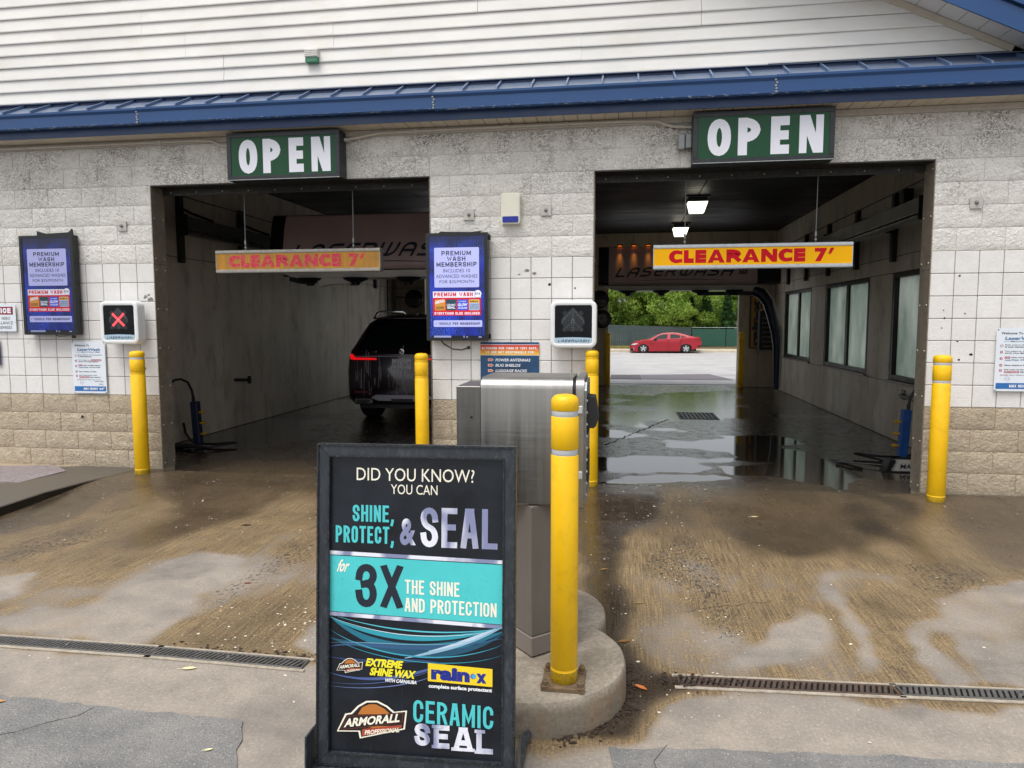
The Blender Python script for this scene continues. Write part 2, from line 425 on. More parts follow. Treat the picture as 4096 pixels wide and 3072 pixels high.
def sheet(name, xs, ys, zf, m, masks=None, **props):
    X, Y = np.meshgrid(xs, ys, indexing='ij'); Z = zf(X, Y)
    nx, ny = X.shape
    co = np.stack([X, Y, Z], -1).reshape(-1, 3).astype(np.float32)
    i = np.arange((nx - 1) * (ny - 1)); a = (i // (ny - 1)) * ny + i % (ny - 1)
    q = np.stack([a, a + ny, a + ny + 1, a + 1], -1).astype(np.int32)
    me = bpy.data.meshes.new(name); me.vertices.add(len(co)); me.vertices.foreach_set('co', co.ravel())
    me.loops.add(q.size); me.loops.foreach_set('vertex_index', q.ravel())
    me.polygons.add(len(q)); me.polygons.foreach_set('loop_start', np.arange(len(q), dtype=np.int32) * 4)
    me.update(calc_edges=True)
    me.polygons.foreach_set('use_smooth', np.ones(len(q), bool))
    if masks is not None:
        at = me.color_attributes.new('marks', 'FLOAT_COLOR', 'POINT')
        at.data.foreach_set('color', np.stack(masks, -1).reshape(-1).astype(np.float32))
    return link(name, me, m, kind='structure', **props)

def floor_material():
    t = NT('wet_concrete'); p = t.pos()
    at = t.n('ShaderNodeAttribute'); at.attribute_name = 'marks'
    sp = t.n('ShaderNodeSeparateColor'); t.l(at.outputs['Color'], sp.inputs[0])
    wet, pud, gum, dark = sp.outputs[0], sp.outputs[1], sp.outputs[2], at.outputs['Alpha']
    fine = t.noise(t.pos((1, .8, 1)), 75, 7, .8); mid = t.noise(p, 7, 6, .65); big = t.noise(p, 1.1, 5, .6)
    grit = t.noise(p, 240, 2, .5)
    # broom lines left by finishing, running towards the bays
    streak = t.noise(t.pos((130, 3.2, 1)), 1.0, 4, .6)
    wv = t.math('ADD', wet, t.math('MULTIPLY', t.math('SUBTRACT', mid, .5), .34))
    wv = t.math('ADD', wv, t.math('MULTIPLY', t.math('SUBTRACT', fine, .5), .36))
    wv = t.math('ADD', wv, t.math('MULTIPLY', t.math('SUBTRACT', streak, .5), .30))
    dry = t.mix(t.ramp(mid, .32, .68), C('#877f76'), C('#a0968b'))
    dry = t.mix(t.ramp(big, .4, .65, 0, .45), dry, C('#857c72'))
    dry = t.mix(t.ramp(fine, .53, .68, 0, .55), dry, C('#cfc8be')); dry = t.mix(t.ramp(fine, .36, .46, .5, 0), dry, C('#6a645d'))
    dry = t.mix(t.math('MULTIPLY', dark, t.ramp(mid, .3, .6)), dry, C('#6d6863'))
    damp = t.mix(t.ramp(mid, .35, .65), C('#5c4c37'), C('#7c694c'))
    damp = t.mix(t.ramp(streak, .45, .62, 0, .5), damp, C('#a89069'))
    damp = t.mix(t.ramp(streak, .46, .34, 0, .45), damp, C('#40301f'))
    damp = t.mix(t.ramp(fine, .53, .66, 0, .65), damp, C('#bea67e'))
    damp = t.mix(t.ramp(fine, .38, .47, .85, 0), damp, C('#35281b'))
    soak = t.mix(t.ramp(mid, .35, .65), C('#29211a'), C('#3e3329'))
    soak = t.mix(t.ramp(fine, .54, .68, 0, .5), soak, C('#6b6151'))
    c = t.mix(t.ramp(wv, .10, .34), dry, damp)
    c = t.mix(t.ramp(wv, .46, .92), c, soak)
    pit = t.noise(t.pos((1, .55, 1)), 48, 6, .72, .4)
    thr = t.math('SUBTRACT', t.math('ADD', pit, t.math('MULTIPLY', gum, .15)), .665)
    pm = t.ramp(thr, 0., .06, 0, .85)
    pm = t.math('MULTIPLY', pm, t.ramp(gum, .05, .4))
    c = t.mix(pm, c, C('#2b2a2a'))
    c = t.mix(t.ramp(grit, .62, .72, 0, .35), c, C('#dcd6cb'))
    c = t.mix(t.math('MULTIPLY', pud, .85), c, C('#2c2822'))
    r = t.mix(t.ramp(wv, .10, .34), G(.9), G(.6))
    r = t.mix(t.ramp(wv, .5, .8), r, t.mix(t.ramp(mid, .4, .6), G(.10), G(.30)))
    r = t.mix(t.ramp(pud, .35, .6), r, G(.05))
    bl = t.math('ADD', t.math('MULTIPLY', fine, .6), t.math('MULTIPLY', streak, .9))
    bl = t.math('SUBTRACT', bl, t.math('MULTIPLY', pm, .8))
    blw = t.math('ADD', t.math('MULTIPLY', grit, .9), t.math('MULTIPLY', fine, .35))
    inn = t.ramp(wv, .6, .9)
    bl = t.math('ADD', t.math('MULTIPLY', bl, t.math('SUBTRACT', 1., inn)), t.math('MULTIPLY', blw, inn))
    calm = t.ramp(pud, .25, .6, 1, .03)
    calm2 = t.math('MULTIPLY', calm, t.ramp(wv, .6, .95, 1, .12))
    nrm = t.bump(t.math('MULTIPLY', bl, calm2), .55, .006)
    t.bsdf(c, r, 0, nrm, t.ramp(wv, .5, .95, .5, .85))
    return t.m
M_FLOOR = floor_material()

xs = np.arange(-6.6, 7.6, .03); ys = np.concatenate([np.arange(-5.2, 1.2, .028), np.arange(1.2, 11.62, .06)])
X, Y = np.meshgrid(xs, ys, indexing='ij')
wx = X + .22 * (fbm(X, Y, 3.2, 5) - .5) + .05 * (fbm(X, Y, 19, 50) - .5)
wy = Y + .30 * (fbm(X, Y, 3.2, 9) - .5) + .07 * (fbm(X, Y, 19, 60) - .5)
def reg(*names):
    o = np.zeros(X.shape, np.float32)
    for n in names: o = np.maximum(o, pinside(wx, wy, STAIN[n]))
    return o
wet = np.full(X.shape, .45, np.float32)
wet += .75 * (fbm(X, Y, .9, 77, 5) - .5) + .5 * (fbm(X * 1.6, Y * .7, 2.6, 177, 4) - .5) + .34 * np.clip((Y + 2.5 + .8 * (fbm(X, Y, 1.2, 29) - .5)) / 1.9, 0, 1)
drn = -3.83 + (X > 1) * (.02 + .055 * (X - 2.3))          # line of the trench drains
wet = np.where(wy < drn - .06, .04, wet)
dry = reg('dryA', 'dryB', 'dryC', 'dryRA', 'dryRB', 'dryRC')
dry = np.maximum(0, dry - reg('dampRin'))
dry = np.maximum(dry * np.clip(.35 + 1.5 * fbm(X, Y, 1.7, 203, 5), .3, 1), np.clip((fbm(X * 1.5, Y * .6, 1.4, 301, 4) - .60) / .12, 0, .45) * np.clip((-1.9 - Y) / .8, 0, 1))
wet = wet * (1 - dry) + dry * .05
# the bands of standing damp
wk = blur(reg('wetA', 'wetTop', 'wetRT', 'greyWetL', 'dampEdgeL'), 6)
wet = wet * (1 - wk) + wk * (.78 + .25 * (fbm(X, Y, 2.1, 31) - .5))
wk = blur(reg('stripR'), 2); wet = wet * (1 - wk) + wk * .98
# wet fringe around the doors and in the bays
thr = np.clip((Y + .65 + .5 * (fbm(X, Y, 1.3, 15) - .5)) / .6, 0, 1); wet = np.maximum(wet, thr * (.85 + .2 * (fbm(X, Y, 2.5, 21) - .5)))
wet = np.where(Y > .9, .95, wet)
kerbmoist = np.clip(1 - np.hypot(X - 1.5, Y + 3.9) / 1.0, 0, 1) * (wy < -3.7) * (X > 1.4)
wet = np.maximum(wet, np.clip(kerbmoist * 2.6 - .9, 0, .8))
pud = np.maximum(reg('puddle1', 'puddle2'), 0)
inner = np.clip((Y - .55) / .5, 0, 1)
pn = fbm(X * .75, Y, .75, 91, 5)
pud = np.maximum(pud, inner * np.clip((pn - (.455 - .075 * np.clip((4.2 - Y) / 1.5, 0, 1) * (X > .8) + .09 * (X < .8) + .04 * np.clip(X - 4.3, 0, 1))) / .06, 0, 1))
pud = pud * (1 - .5 * np.clip((Y - 3.4) / 1.5, 0, 1))
pud = np.maximum(pud, reg('greyWetL') * np.clip((fbm(X, Y, 1.5, 44) - .42) / .08, 0, 1) * .5)
gum = blur(reg('gum1', 'gum2', 'gum3', 'gum4'), 14)
gum = np.maximum(gum, .32 * np.clip((fbm(X, Y, 1.1, 83) - .4) / .15, 0, 1) * (wet > .25) * (wet < .8))
dk = np.clip((fbm(X, Y, 1.6, 63, 5) - .48) / .12, 0, 1) * .8
wet = np.where(Y < .9, blur(wet, 3), wet)
sheet('concrete_floor', xs, ys, apron_height, M_FLOOR, [wet, blur(pud, 2), gum, dk])
del X, Y, wx, wy

def asphalt_material():
    t = NT('asphalt'); p = t.pos()
    v = t.n('ShaderNodeTexVoronoi'); v.inputs['Scale'].default_value = 95; t.l(p, v.inputs['Vector'])
    n = t.noise(p, 3, 6, .65); f = t.noise(p, 120, 3)
    c = t.mix(t.ramp(n, .35, .65), C('#6c6c6c'), C('#868481'))
    sc = t.n('ShaderNodeSeparateColor'); t.l(v.outputs['Color'], sc.inputs[0])
    st = t.math('MULTIPLY', t.ramp(sc.outputs[0], .72, .78), t.ramp(v.outputs['Distance'], .42, .3))
    c = t.mix(t.math('MULTIPLY', st, .5), c, C('#aaa8a4'))
    c = t.mix(t.ramp(f, .32, .45, .6, 0), c, C('#2e2f31'))
    nrm = t.bump(t.math('ADD', v.outputs['Distance'], f), .5, .006)
    t.bsdf(c, .85, 0, nrm); return t.m
M_ASPH = asphalt_material()
def ragged(pts, amp, seed):
    rnd = random.Random(seed); out = []
    for (x0, y0), (x1, y1) in zip(pts[:-1], pts[1:]):
        n = max(1, int(math.hypot(x1 - x0, y1 - y0) / .06))
        for k in range(n):
            t = k / n; out.append((x0 + (x1 - x0) * t + rnd.uniform(-amp, amp), y0 + (y1 - y0) * t + rnd.uniform(-amp, amp)))
    out.append(pts[-1]); return out
# asphalt lies as a thin skin against the concrete slab, its edge broken
edgeL = ragged([(-7.5, -4.36), (-.825, -4.374), (.129, -4.398), (.36, -4.40), (.50, -4.72), (.62, -4.9), (.66, -5.25)], .012, 3)
M = MB(); M.prism(edgeL + [(.66, -5.9), (-7.5, -5.9)], 'z', -.02, .007); M.build('asphalt_edge', M_ASPH, kind='structure')
edgeR = ragged([(1.95, -5.25), (1.9, -4.72), (1.86, -4.37), (2.27, -4.325), (2.635, -4.29), (2.995, -4.26), (3.41, -4.25), (8.0, -4.05)], .012, 4)
M = MB(); M.prism(edgeR + [(8, -5.9), (1.95, -5.9)], 'z', -.02, .007); M.build('asphalt_edge', M_ASPH, kind='structure')
M = MB(); M.prism([(.665, -5.9), (.665, -5.24), (1.945, -5.24), (1.945, -5.9)], 'z', -.02, .004); M.build('asphalt_edge', M_ASPH, kind='structure')
M = MB(); M.box(-90, 90, -70, -5.9, -.3, .0); M.box(-90, -7.5, -5.9, 11.6, -.3, -.004); M.box(8.0, 90, -5.9, 11.6, -.3, -.004)
M.build('parking_lot', M_ASPH, kind='structure')
# cracks in the asphalt and concrete: thin sunk strips of dark filler
M = MB()
def crack(pts, w, z, seed):
    p = ragged(pts, .02, seed)
    for a, b in zip(p[:-1], p[1:]):
        d = (Vector(b) - Vector(a)); nn = Vector((-d.y, d.x)).normalized() * w * random.uniform(.4, 1)
        M.add([(a[0] - nn.x, a[1] - nn.y, z), (b[0] - nn.x, b[1] - nn.y, z), (b[0] + nn.x, b[1] + nn.y, z), (a[0] + nn.x, a[1] + nn.y, z)], [(0, 1, 2, 3)])
crack([(-.32, -4.42), (-.5, -4.6), (-.62, -4.66), (-.7, -4.9)], .004, .0075, 1)
crack([(2.07, -4.34), (2.03, -4.5), (2.06, -4.8)], .003, .0075, 2)
crack([(1.705, 2.5), (2.708, 5.13)], .012, .004, 5)
crack([(2.25, -3.0), (2.8, -2.75)], .002, .0045, 6)
M.build('crack', mat('crack_filler', '#1e1d1c', .9), kind='structure')

# side walk with its kerb at the left of the bays
M = MB(); ys2 = [-5.1, -3.6, -2.6, -1.9, -1.2, -.7, -.4, .012]
def swz(y): return max(.058, .058 + .028 * min(1, max(0, (-.45 - y) / 1.5)) ) if y < -.3 else .060
kx = {-5.1: -3.36, -3.6: -3.36, -2.6: -3.36, -1.9: -3.35, -1.2: -3.44, -.7: -3.42, -.4: -3.36, .012: -3.30}
vs = []; fs = []
for i, y in enumerate(ys2):
    x = kx[y]; z = swz(y)
    vs += [(-7.4, y, z), (x - .012, y, z), (x, y, z - .008), (x + .008, y, -.01)]
for i in range(len(ys2) - 1):
    for k in range(3): fs.append((4 * i + k, 4 * i + k + 1, 4 * i + 5 + k, 4 * i + 4 + k))
M.add(vs, fs)
t = NT('side_walk'); p = t.pos(); n = t.noise(p, 1.3, 6, .6, .4); f = t.noise(p, 60, 4)
sy = t.n('ShaderNodeSeparateXYZ'); t.l(p, sy.inputs[0])
far = t.math('ADD', t.math('ADD', sy.outputs[1], t.math('MULTIPLY', sy.outputs[0], -.42)), t.math('MULTIPLY', n, .9))
c = t.mix(t.ramp(far, 2.08, 2.14), C('#514c47'), C('#a3937c')); c = t.mix(t.ramp(f, .35, .5, .35, 0), c, C('#4b4540'))
t.bsdf(c, t.ramp(far, 2.08, 2.14, .3, .85), 0, t.bump(f, .25, .004)); M.build('pavement', t.m, kind='structure')
M = MB()   # dark wet face of the kerb
for a, b in zip(ys2[:-2], ys2[1:-1]):
    M.add([(kx[a] + .0115, a, -.005), (kx[b] + .0115, b, -.005), (kx[b] + .0035, b, swz(b) - .012), (kx[a] + .0035, a, swz(a) - .012)], [(0, 1, 2, 3)])
M.build('kerb', mat('kerb_dark', '#26231f', .35, scale=14), kind='structure')
mat_tile = thing('tactile_mat', 'grey steel checker mat with small domes on the pavement by the left wall', 'mat', (-4.6, -.7, 0))
M = MB(); M.prism([(.52, -.85), (.60, .42), (.25, .68), (-.3, .56), (-1.9, .2), (-1.9, -.85)], 'z', .05, .0655); M.build('base_plate', mat('mat_plate', '#8b8284', .6, .2, var=.2, scale=20), mat_tile)
M = MB()
for i in range(46):
    for j in range(26):
        x = -1.85 + i * .05 + (j % 2) * .025; y = -.80 + j * .055
        if pinside(np.array([x]), np.array([y]), [(.50, -.84), (.58, .40), (.25, .65), (-.3, .53), (-1.88, .18), (-1.88, -.84)])[0]:
            M.lathe([(.013, .066), (.009, .070), (0, .071)], (x, y, 0), 6)
o = M.build('dome', mat('mat_plate', '#8b8284'), mat_tile, kind='stuff')

# outside beyond the bays: exit slab, ramp plates, road, kerb, verge
def slope(x, y): return np.maximum(-.47, -(y - 11.6) * .0162) * (y > 11.6)
def plain_concrete(name, a, b, sc=2.0, rough=.85):
    t = NT(name); p = t.pos(); n = t.noise(p, sc, 6, .65); f = t.noise(t.pos((.4, 1, 1)), 14, 5)
    c = t.mix(t.ramp(n, .35, .65), C(a), C(b)); c = t.mix(t.ramp(f, .5, .7, 0, .35), c, C('#8a8884'))
    t.bsdf(c, rough); return t.m
sheet('exit_slab', np.linspace(-9, 12, 12), np.linspace(11.6, 17.2, 12), slope, plain_concrete('exit_concrete', '#9a999b', '#b7b5b3', 1.2, .5))
sheet('road', np.linspace(-90, 100, 40), np.linspace(17.2, 42.3, 30), slope, plain_concrete('road_surface', '#a3a3a4', '#b9b8b6', .8))
M = MB(); M.box(-60, 70, 42.3, 45.0, -.55, -.33, .02); M.build('footway', plain_concrete('footway_concrete', '#b3a893', '#c9bda8'), kind='structure')
M = MB()
for x in np.arange(-60, 70, 1.4): M.box(x, x + .012, 42.25, 45.02, -.34, -.328)
M.build('footway_joint', mat('crack_filler', '#1e1d1c'), kind='structure')
# painted centre line
M = MB()
for yy in (36.6, 36.85):
    M.add([(-60, yy, float(slope(0, np.float64(yy))) + .006), (70, yy, float(slope(0, np.float64(yy))) + .006), (70, yy + .1, float(slope(0, np.float64(yy + .1))) + .006), (-60, yy + .1, float(slope(0, np.float64(yy + .1))) + .006)], [(0, 1, 2, 3)])
M.build('road_line', mat('road_yellow', '#c9a58a', .8), kind='structure')

# ================================================================== BUILDING
B = .2032; L0, L1, R1, R2 = -15 * B, 0., 8 * B, 23 * B; ZT = .8635
bld = thing('car_wash_building', 'white painted block car wash with two open bays and a blue metal eave', 'building')
def block_mat(name, a, b, dirt, bstr, bscale, dist):
    t = NT(name); p = t.pos(); oi = t.n('ShaderNodeObjectInfo')
    n = t.noise(p, 9, 6, .7, .6); f = t.noise(p, bscale, 5, .65, .5); big = t.noise(p, .9, 4)
    c = t.mix(t.ramp(n, .3, .7), C(a), C(b))
    c = t.mix(t.math('MULTIPLY', oi.outputs['Random'], .10), c, C(dirt))
    # soot sits in the pits, most of it high under the eave
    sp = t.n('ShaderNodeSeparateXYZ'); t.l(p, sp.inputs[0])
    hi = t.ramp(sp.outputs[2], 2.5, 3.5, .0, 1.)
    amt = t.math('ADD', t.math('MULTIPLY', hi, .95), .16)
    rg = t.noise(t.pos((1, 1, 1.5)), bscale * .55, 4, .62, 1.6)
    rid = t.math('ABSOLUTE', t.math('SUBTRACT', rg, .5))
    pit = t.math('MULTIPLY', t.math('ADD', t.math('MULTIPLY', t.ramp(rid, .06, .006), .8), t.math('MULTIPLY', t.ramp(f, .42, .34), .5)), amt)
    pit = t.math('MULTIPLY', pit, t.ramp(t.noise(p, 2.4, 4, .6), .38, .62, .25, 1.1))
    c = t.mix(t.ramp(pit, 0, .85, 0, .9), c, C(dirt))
    blot = t.ramp(t.noise(p, 2.6, 6, .7, .8), .58, .72, 0, .35)
    c = t.mix(t.math('MULTIPLY', blot, t.ramp(n, .45, .62)), c, C(dirt))
    t.bsdf(c, .8, 0, t.bump(f, bstr, dist), .3); return t.m
M_ROUGH = block_mat('split_face_white', '#e4e1da', '#eeebe5', '#50463b', 1., 34, .02)
M_SCORE = block_mat('scored_block_white', '#e0dedb', '#e9e8e6', '#8a827a', .4, 50, .008)
M_TAN = block_mat('split_face_tan', '#b6a790', '#cfc1aa', '#5d5246', 1., 36, .03)
def mortar_mat():
    t = NT('mortar'); p = t.pos(); sp = t.n('ShaderNodeSeparateXYZ'); t.l(p, sp.inputs[0])
    n = t.noise(p, 20, 5)
    w = t.mix(t.ramp(n, .3, .7), C('#716a65'), C('#8f8882')); w = t.mix(t.ramp(sp.outputs[2], 2.284, 2.288), w, C('#d3d0cb')); k = t.mix(t.ramp(n, .3, .7), C('#95886f'), C('#b0a48f'))
    t.bsdf(t.mix(t.ramp(sp.outputs[2], ZT - .003, ZT + .003), k, w), .9, 0, t.bump(n, .3, .004)); return t.m
M_MORT = mortar_mat()
def rough_mesh(w, seed, nx):
    rnd = np.random.default_rng(seed); ny = 6; h = B - .006; w -= .006
    m = MB(); vs = []
    gx = rnd.random((nx + 1, ny + 1))
    for i in range(nx + 1):
        for j in range(ny + 1):
            e = 0 if i in (0, nx) or j in (0, ny) else 1
            d = .003 + e * (.002 + .011 * gx[i, j])
            jx = e * rnd.uniform(-.25, .25) * w / nx; jz = e * rnd.uniform(-.25, .25) * h / ny
            vs.append((.003 + w * i / nx + jx, -d, .003 + h * j / ny + jz))
    fs = [(i * (ny + 1) + j, (i + 1) * (ny + 1) + j, (i + 1) * (ny + 1) + j + 1, i * (ny + 1) + j + 1) for i in range(nx) for j in range(ny)]
    m.add(vs, fs, True)
    x0, x1, z0, z1 = .003, .003 + w, .003, .003 + h
    m.add([(x0, -.003, z0), (x1, -.003, z0), (x1, -.003, z1), (x0, -.003, z1), (x0, .03, z0), (x1, .03, z0), (x1, .03, z1), (x0, .03, z1)],
          [(0, 1, 5, 4), (1, 2, 6, 5), (2, 3, 7, 6), (3, 0, 4, 7)])
    return m
def score_mesh(n):
    m = MB()
    for k in range(n): m.box(k * B + .003, (k + 1) * B - .003, -.004, .03, .003, B - .003, .004)
    return m
def proto(mb, m, name='block'):
    o = mb.build(name, m); me = o.data; bpy.data.objects.remove(o); return me
PR = {('r', 2): [proto(rough_mesh(2 * B, s, 12), M_ROUGH) for s in range(6)], ('r', 1): [proto(rough_mesh(B, s + 20, 6), M_ROUGH) for s in range(3)],
      ('t', 2): [proto(rough_mesh(2 * B, s + 40, 12), M_TAN) for s in range(6)], ('t', 1): [proto(rough_mesh(B, s + 60, 6), M_TAN) for s in range(3)],
      ('s', 2): [proto(score_mesh(2), M_SCORE)], ('s', 1): [proto(score_mesh(1), M_SCORE)]}
NB = 0
def lay_blocks(wall, k0, k1, rows):
    global NB
    for r in rows:
        typ = 't' if r < 0 else 's' if r < 7 else 'r'
        a = k0
        while a < k1:
            odd = (r % 2 == 0)                       # joints on odd multiples in even courses
            nxt = a + 1 if ((a % 2 == 0) == odd) else a + 2
            nxt = min(nxt, k1); n = nxt - a
            me = random.choice(PR[typ, n])
            link('block', me, None, wall, (a * B, 0, ZT + r * B)); NB += 1
            a = nxt
def wall_core(x0, x1, z0, z1, name='wall'):
    return MB().box(x0, x1, .0025, .20, z0, z1).build(name, M_MORT, bld)
wl = wall_core(-8.2, L0, -.1, 3.0987); wc = wall_core(L1, R1, -.1, 3.0987); wr = wall_core(R2, 6.096, -.1, 3.0987)
wt_ = wall_core(-8.2, 6.096, 3.0987, 3.99)
lay_blocks(wl, -27, -15, range(-4, 11)); lay_blocks(wc, 0, 8, range(-4, 11)); lay_blocks(wr, 23, 30, range(-4, 11))
lay_blocks(wt_, -27, 30, (11, 12))
for w_, ks, z0, z1 in ((wl, range(-40, -27), -4, 11),):   # beyond the picture's edge: one joined part
    M = MB()
    for r in range(z0, z1):
        for k in ks: M.box(k * B + .004, (k + 1) * B - .004, -.004, .03, ZT + r * B + .004, ZT + (r + 1) * B - .004)
    M.build('block', M_SCORE, w_, kind='stuff')
MB().box(-8.2, 6.1, -.028, .03, 3.508, 3.562, .004).build('frieze_board', mat('frieze_paint', '#b9b3aa', .7, var=.1, scale=10, dirt='#7a7166', dirt_amt=.4, bump=.2, bscale=40), bld)

# door linings
M_TRIM = mat('trim_metal', '#82796c', .5, .2, var=.18, scale=9, dirt='#3b352e', dirt_amt=.6)
M_TRIMD = mat('lintel_metal', '#2a2826', .5, .3, var=.3, scale=9, dirt='#5d574d', dirt_amt=.5)
M_RIV = mat('rivet_steel', '#b5b0a8', .4, .6)
for x, sg, zz in ((L0, 1, (2.28,)), (L1, -1, (2.2,)), (R1, 1, (2.2,)), (R2, -1, (2.12,))):
    zs = [.058] + list(zz) + [3.088]
    for a, b in zip(zs[:-1], zs[1:]):
        j = MB().box(x, x + sg * .008, -.008, .212, a + .002, b - .002).build('door_jamb', M_TRIM, bld)
        m = MB()
        for z in np.arange(a + .06, b, .42):
            for y in (.03, .18): m.lathe([(.009, 0), (.006, sg * .005), (0, sg * .006)], (x + sg * .008, y, z), 6, 'x')
        m.build('rivet', M_RIV, j, kind='stuff')
for x0, x1 in ((L0 + .008, L1 - .008), (R1 + .008, R2 - .008)):
    h_ = MB().box(x0, x1, -.006, .212, 3.086, 3.0975).box(x0, x1, .19, .212, 3.02, 3.086).build('lintel_plate', M_TRIMD, bld)
    m = MB()
    for x in np.arange(x0 + .1, x1, .3): m.lathe([(.009, 0), (.005, -.005), (0, -.006)], (x, .19, 3.055), 6, 'y')
    m.build('rivet', M_RIV, h_, kind='stuff')

# inside of the bays
M_PAN = mat('wall_panel', '#d6ccbd', .5, .15, var=.14, scale=1.6, dirt='#5b5046', dirt_amt=.55, stretch=(1, 1, .35))
M_CORE = mat('inner_core', '#4a443e', .8)
XL, XR, YB, ZC = -4.117, 5.666, 11.4, 3.86
M_SCREW = mat('screw', '#35302b', .6, .3)
lwall = MB().box(-4.35, XL - .012, .2, YB + .2, -.1, 3.99).build('inner_wall', M_CORE, bld)
rwall = MB()
W3 = ((1.37, 3.72), (4.70, 7.02), (8.05, 10.31)); ZS, ZW = .838, 2.301
rwall.box(XR + .012, 5.9, .2, YB + .2, -.1, ZS).box(XR + .012, 5.9, .2, YB + .2, ZW, 3.99)
for a, b in ((.2, W3[0][0]), (W3[0][1], W3[1][0]), (W3[1][1], W3[2][0]), (W3[2][1], YB + .2)): rwall.box(XR + .012, 5.9, a, b, ZS, ZW)
rwall = rwall.build('inner_wall', M_CORE, bld)
pwall = MB().box(.762, .86, .2, YB + .2, -.1, 3.99).build('inner_wall', M_CORE, bld)
def yz_panel(par, x, sg, y0, y1, z0, z1, screws=True):
    j = random.uniform(0, .003)
    p = MB().box(x - sg * (.012), x - sg * j, y0 + .003, y1 - .003, z0 + .003, z1 - .003, .0015).build('wall_panel', M_PAN, par)
    if screws:
        m = SCR[par.name]
        for z in np.arange(z0 + .1, z1 - .03, .3):
            for y in (y0 + .04, (y0 * 2 + y1) / 3, (y0 + 2 * y1) / 3, y1 - .04):
                m.add([(x + sg * .002, y + .008 * math.cos(a), z + .008 * math.sin(a)) for a in (0, 1.05, 2.09, 3.14, 4.19, 5.24)], [(0, 1, 2, 3, 4, 5)])
SCR = {lwall.name: MB(), rwall.name: MB(), pwall.name: MB()}
ly = [.21, .48, 1.76, 3.04, 4.33, 5.58, 6.9, 8.2, 9.5, 10.78, YB]
for a, b in zip(ly[:-1], ly[1:]):
    yz_panel(lwall, XL, 1, a, b, .005, 2.543); yz_panel(lwall, XL, 1, a, b, 2.547, ZC - .01)
    yz_panel(pwall, .86 + .012, 1, a, b, .005, 2.543, False); yz_panel(pwall, .762 - .012, -1, a, b, .005, 2.543, False)
    yz_panel(pwall, .86 + .012, 1, a, b, 2.547, ZC - .01, False); yz_panel(pwall, .762 - .012, -1, a, b, 2.547, ZC - .01, False)
ry = [.21, 1.27, 2.54, 3.81, 5.08, 6.36, 7.6, 8.87, 10.1, YB]
for a, b in zip(ry[:-1], ry[1:]):
    yz_panel(rwall, XR, -1, a, b, .005, ZS - .04); yz_panel(rwall, XR, -1, a, b, 2.547, ZC - .01)
    yz_panel(rwall, XR, -1, a, b, ZW + .02, 2.543)
for a, b in ((.21, W3[0][0] - .03), (W3[0][1] + .03, W3[1][0] - .03), (W3[1][1] + .03, W3[2][0] - .03), (W3[2][1] + .03, YB)): yz_panel(rwall, XR, -1, a, b, ZS - .037, ZW + .017)
for w_ in (lwall, rwall): SCR[w_.name].build('screw', M_SCREW, w_, kind='stuff')
M_WFR = mat('window_frame', '#141518', .4, .3); M_SILL = mat('sill_metal', '#8d8880', .4, .5)
t = NT('frosted_pane'); p = t.pos((1, 1, .4)); n = t.noise(p, 3, 5)
bs = t.n('ShaderNodeBsdfPrincipled'); t.l(t.mix(t.ramp(n, .3, .7), C('#c3ccc4'), C('#dbe2da')), bs.inputs['Base Color'])
bs.inputs['Roughness'].default_value = .45; bs.inputs['Transmission Weight'].default_value = 1; bs.inputs['IOR'].default_value = 1.12
tr = t.n('ShaderNodeBsdfTranslucent'); t.l(t.mix(t.ramp(n, .3, .7), C('#b4c4b8'), C('#f2f6ee')), tr.inputs['Color'])
mx = t.n('ShaderNodeMixShader'); mx.inputs[0].default_value = .8; t.l(bs.outputs[0], mx.inputs[1]); t.l(tr.outputs[0], mx.inputs[2]); t.l(mx.outputs[0], t.out.inputs[0])
M_PANE = t.m
for a, b in W3:
    mid = (a + b) / 2; fr = MB()
    fr.box(5.672, 5.78, a, a + .06, ZS, ZW).box(5.672, 5.78, b - .06, b, ZS, ZW).box(5.672, 5.78, a + .06, b - .06, ZW - .05, ZW).box(5.672, 5.78, a + .06, b - .06, ZS, ZS + .06)
    fr.box(5.70, 5.77, mid - .06, mid + .06, ZS + .06, ZW - .05)
    w_ = fr.build('window', M_WFR, bld)
    for c0, c1 in ((a + .06, mid - .06), (mid + .06, b - .06)): MB().box(5.735, 5.741, c0, c1, ZS + .06, ZW - .05).build('pane', M_PANE, w_)
    MB().box(5.63, 5.671, a - .03, b + .03, ZS - .034, ZS - .008, .004).build('sill', M_SILL, w_)
# wall at the far end with its two openings
bw = MB(); FL0, FL1, FR0, FR1, FZ = -3.24, .0, 1.58, 4.81, 3.05
for a, b, z0, z1 in ((-4.35, FL0, -.1, 3.99), (FL1, FR0, -.1, 3.99), (FR1, 5.9, -.1, 3.99), (FL0, FL1, FZ, 3.99), (FR0, FR1, FZ, 3.99)): bw.box(a, b, YB + .012, YB + .2, z0, z1)
bwall = bw.build('end_wall', M_CORE, bld)
M_PAN2 = mat('end_panel', '#c0b49f', .55, .1, var=.12, scale=2, dirt='#75695a', dirt_amt=.5, stretch=(1, 1, .35))
for a, b, z0, z1 in ((XL, FL0, .005, 2.54), (FL1, .75, .005, 2.54), (.872, FR0, .005, 2.54), (FR1, 5.28, .005, 2.54), (5.284, XR, .005, 2.54), (XL, -2.5, 3.054, ZC), (-2.496, 0, 3.054, ZC), (.872, 2.2, 3.054, ZC), (2.204, 3.6, 3.054, ZC), (3.604, 5.0, 3.054, ZC), (5.004, XR, 2.544, ZC), (FR1, 5.0, 2.544, 3.05), (XL, FL0, 2.544, 3.05), (.872, FR0, 2.544, 3.05)):
    MB().box(a + .003, b - .003, YB, YB + .011, z0 + .003, z1 - .006).build('wall_panel', M_PAN2, bwall)
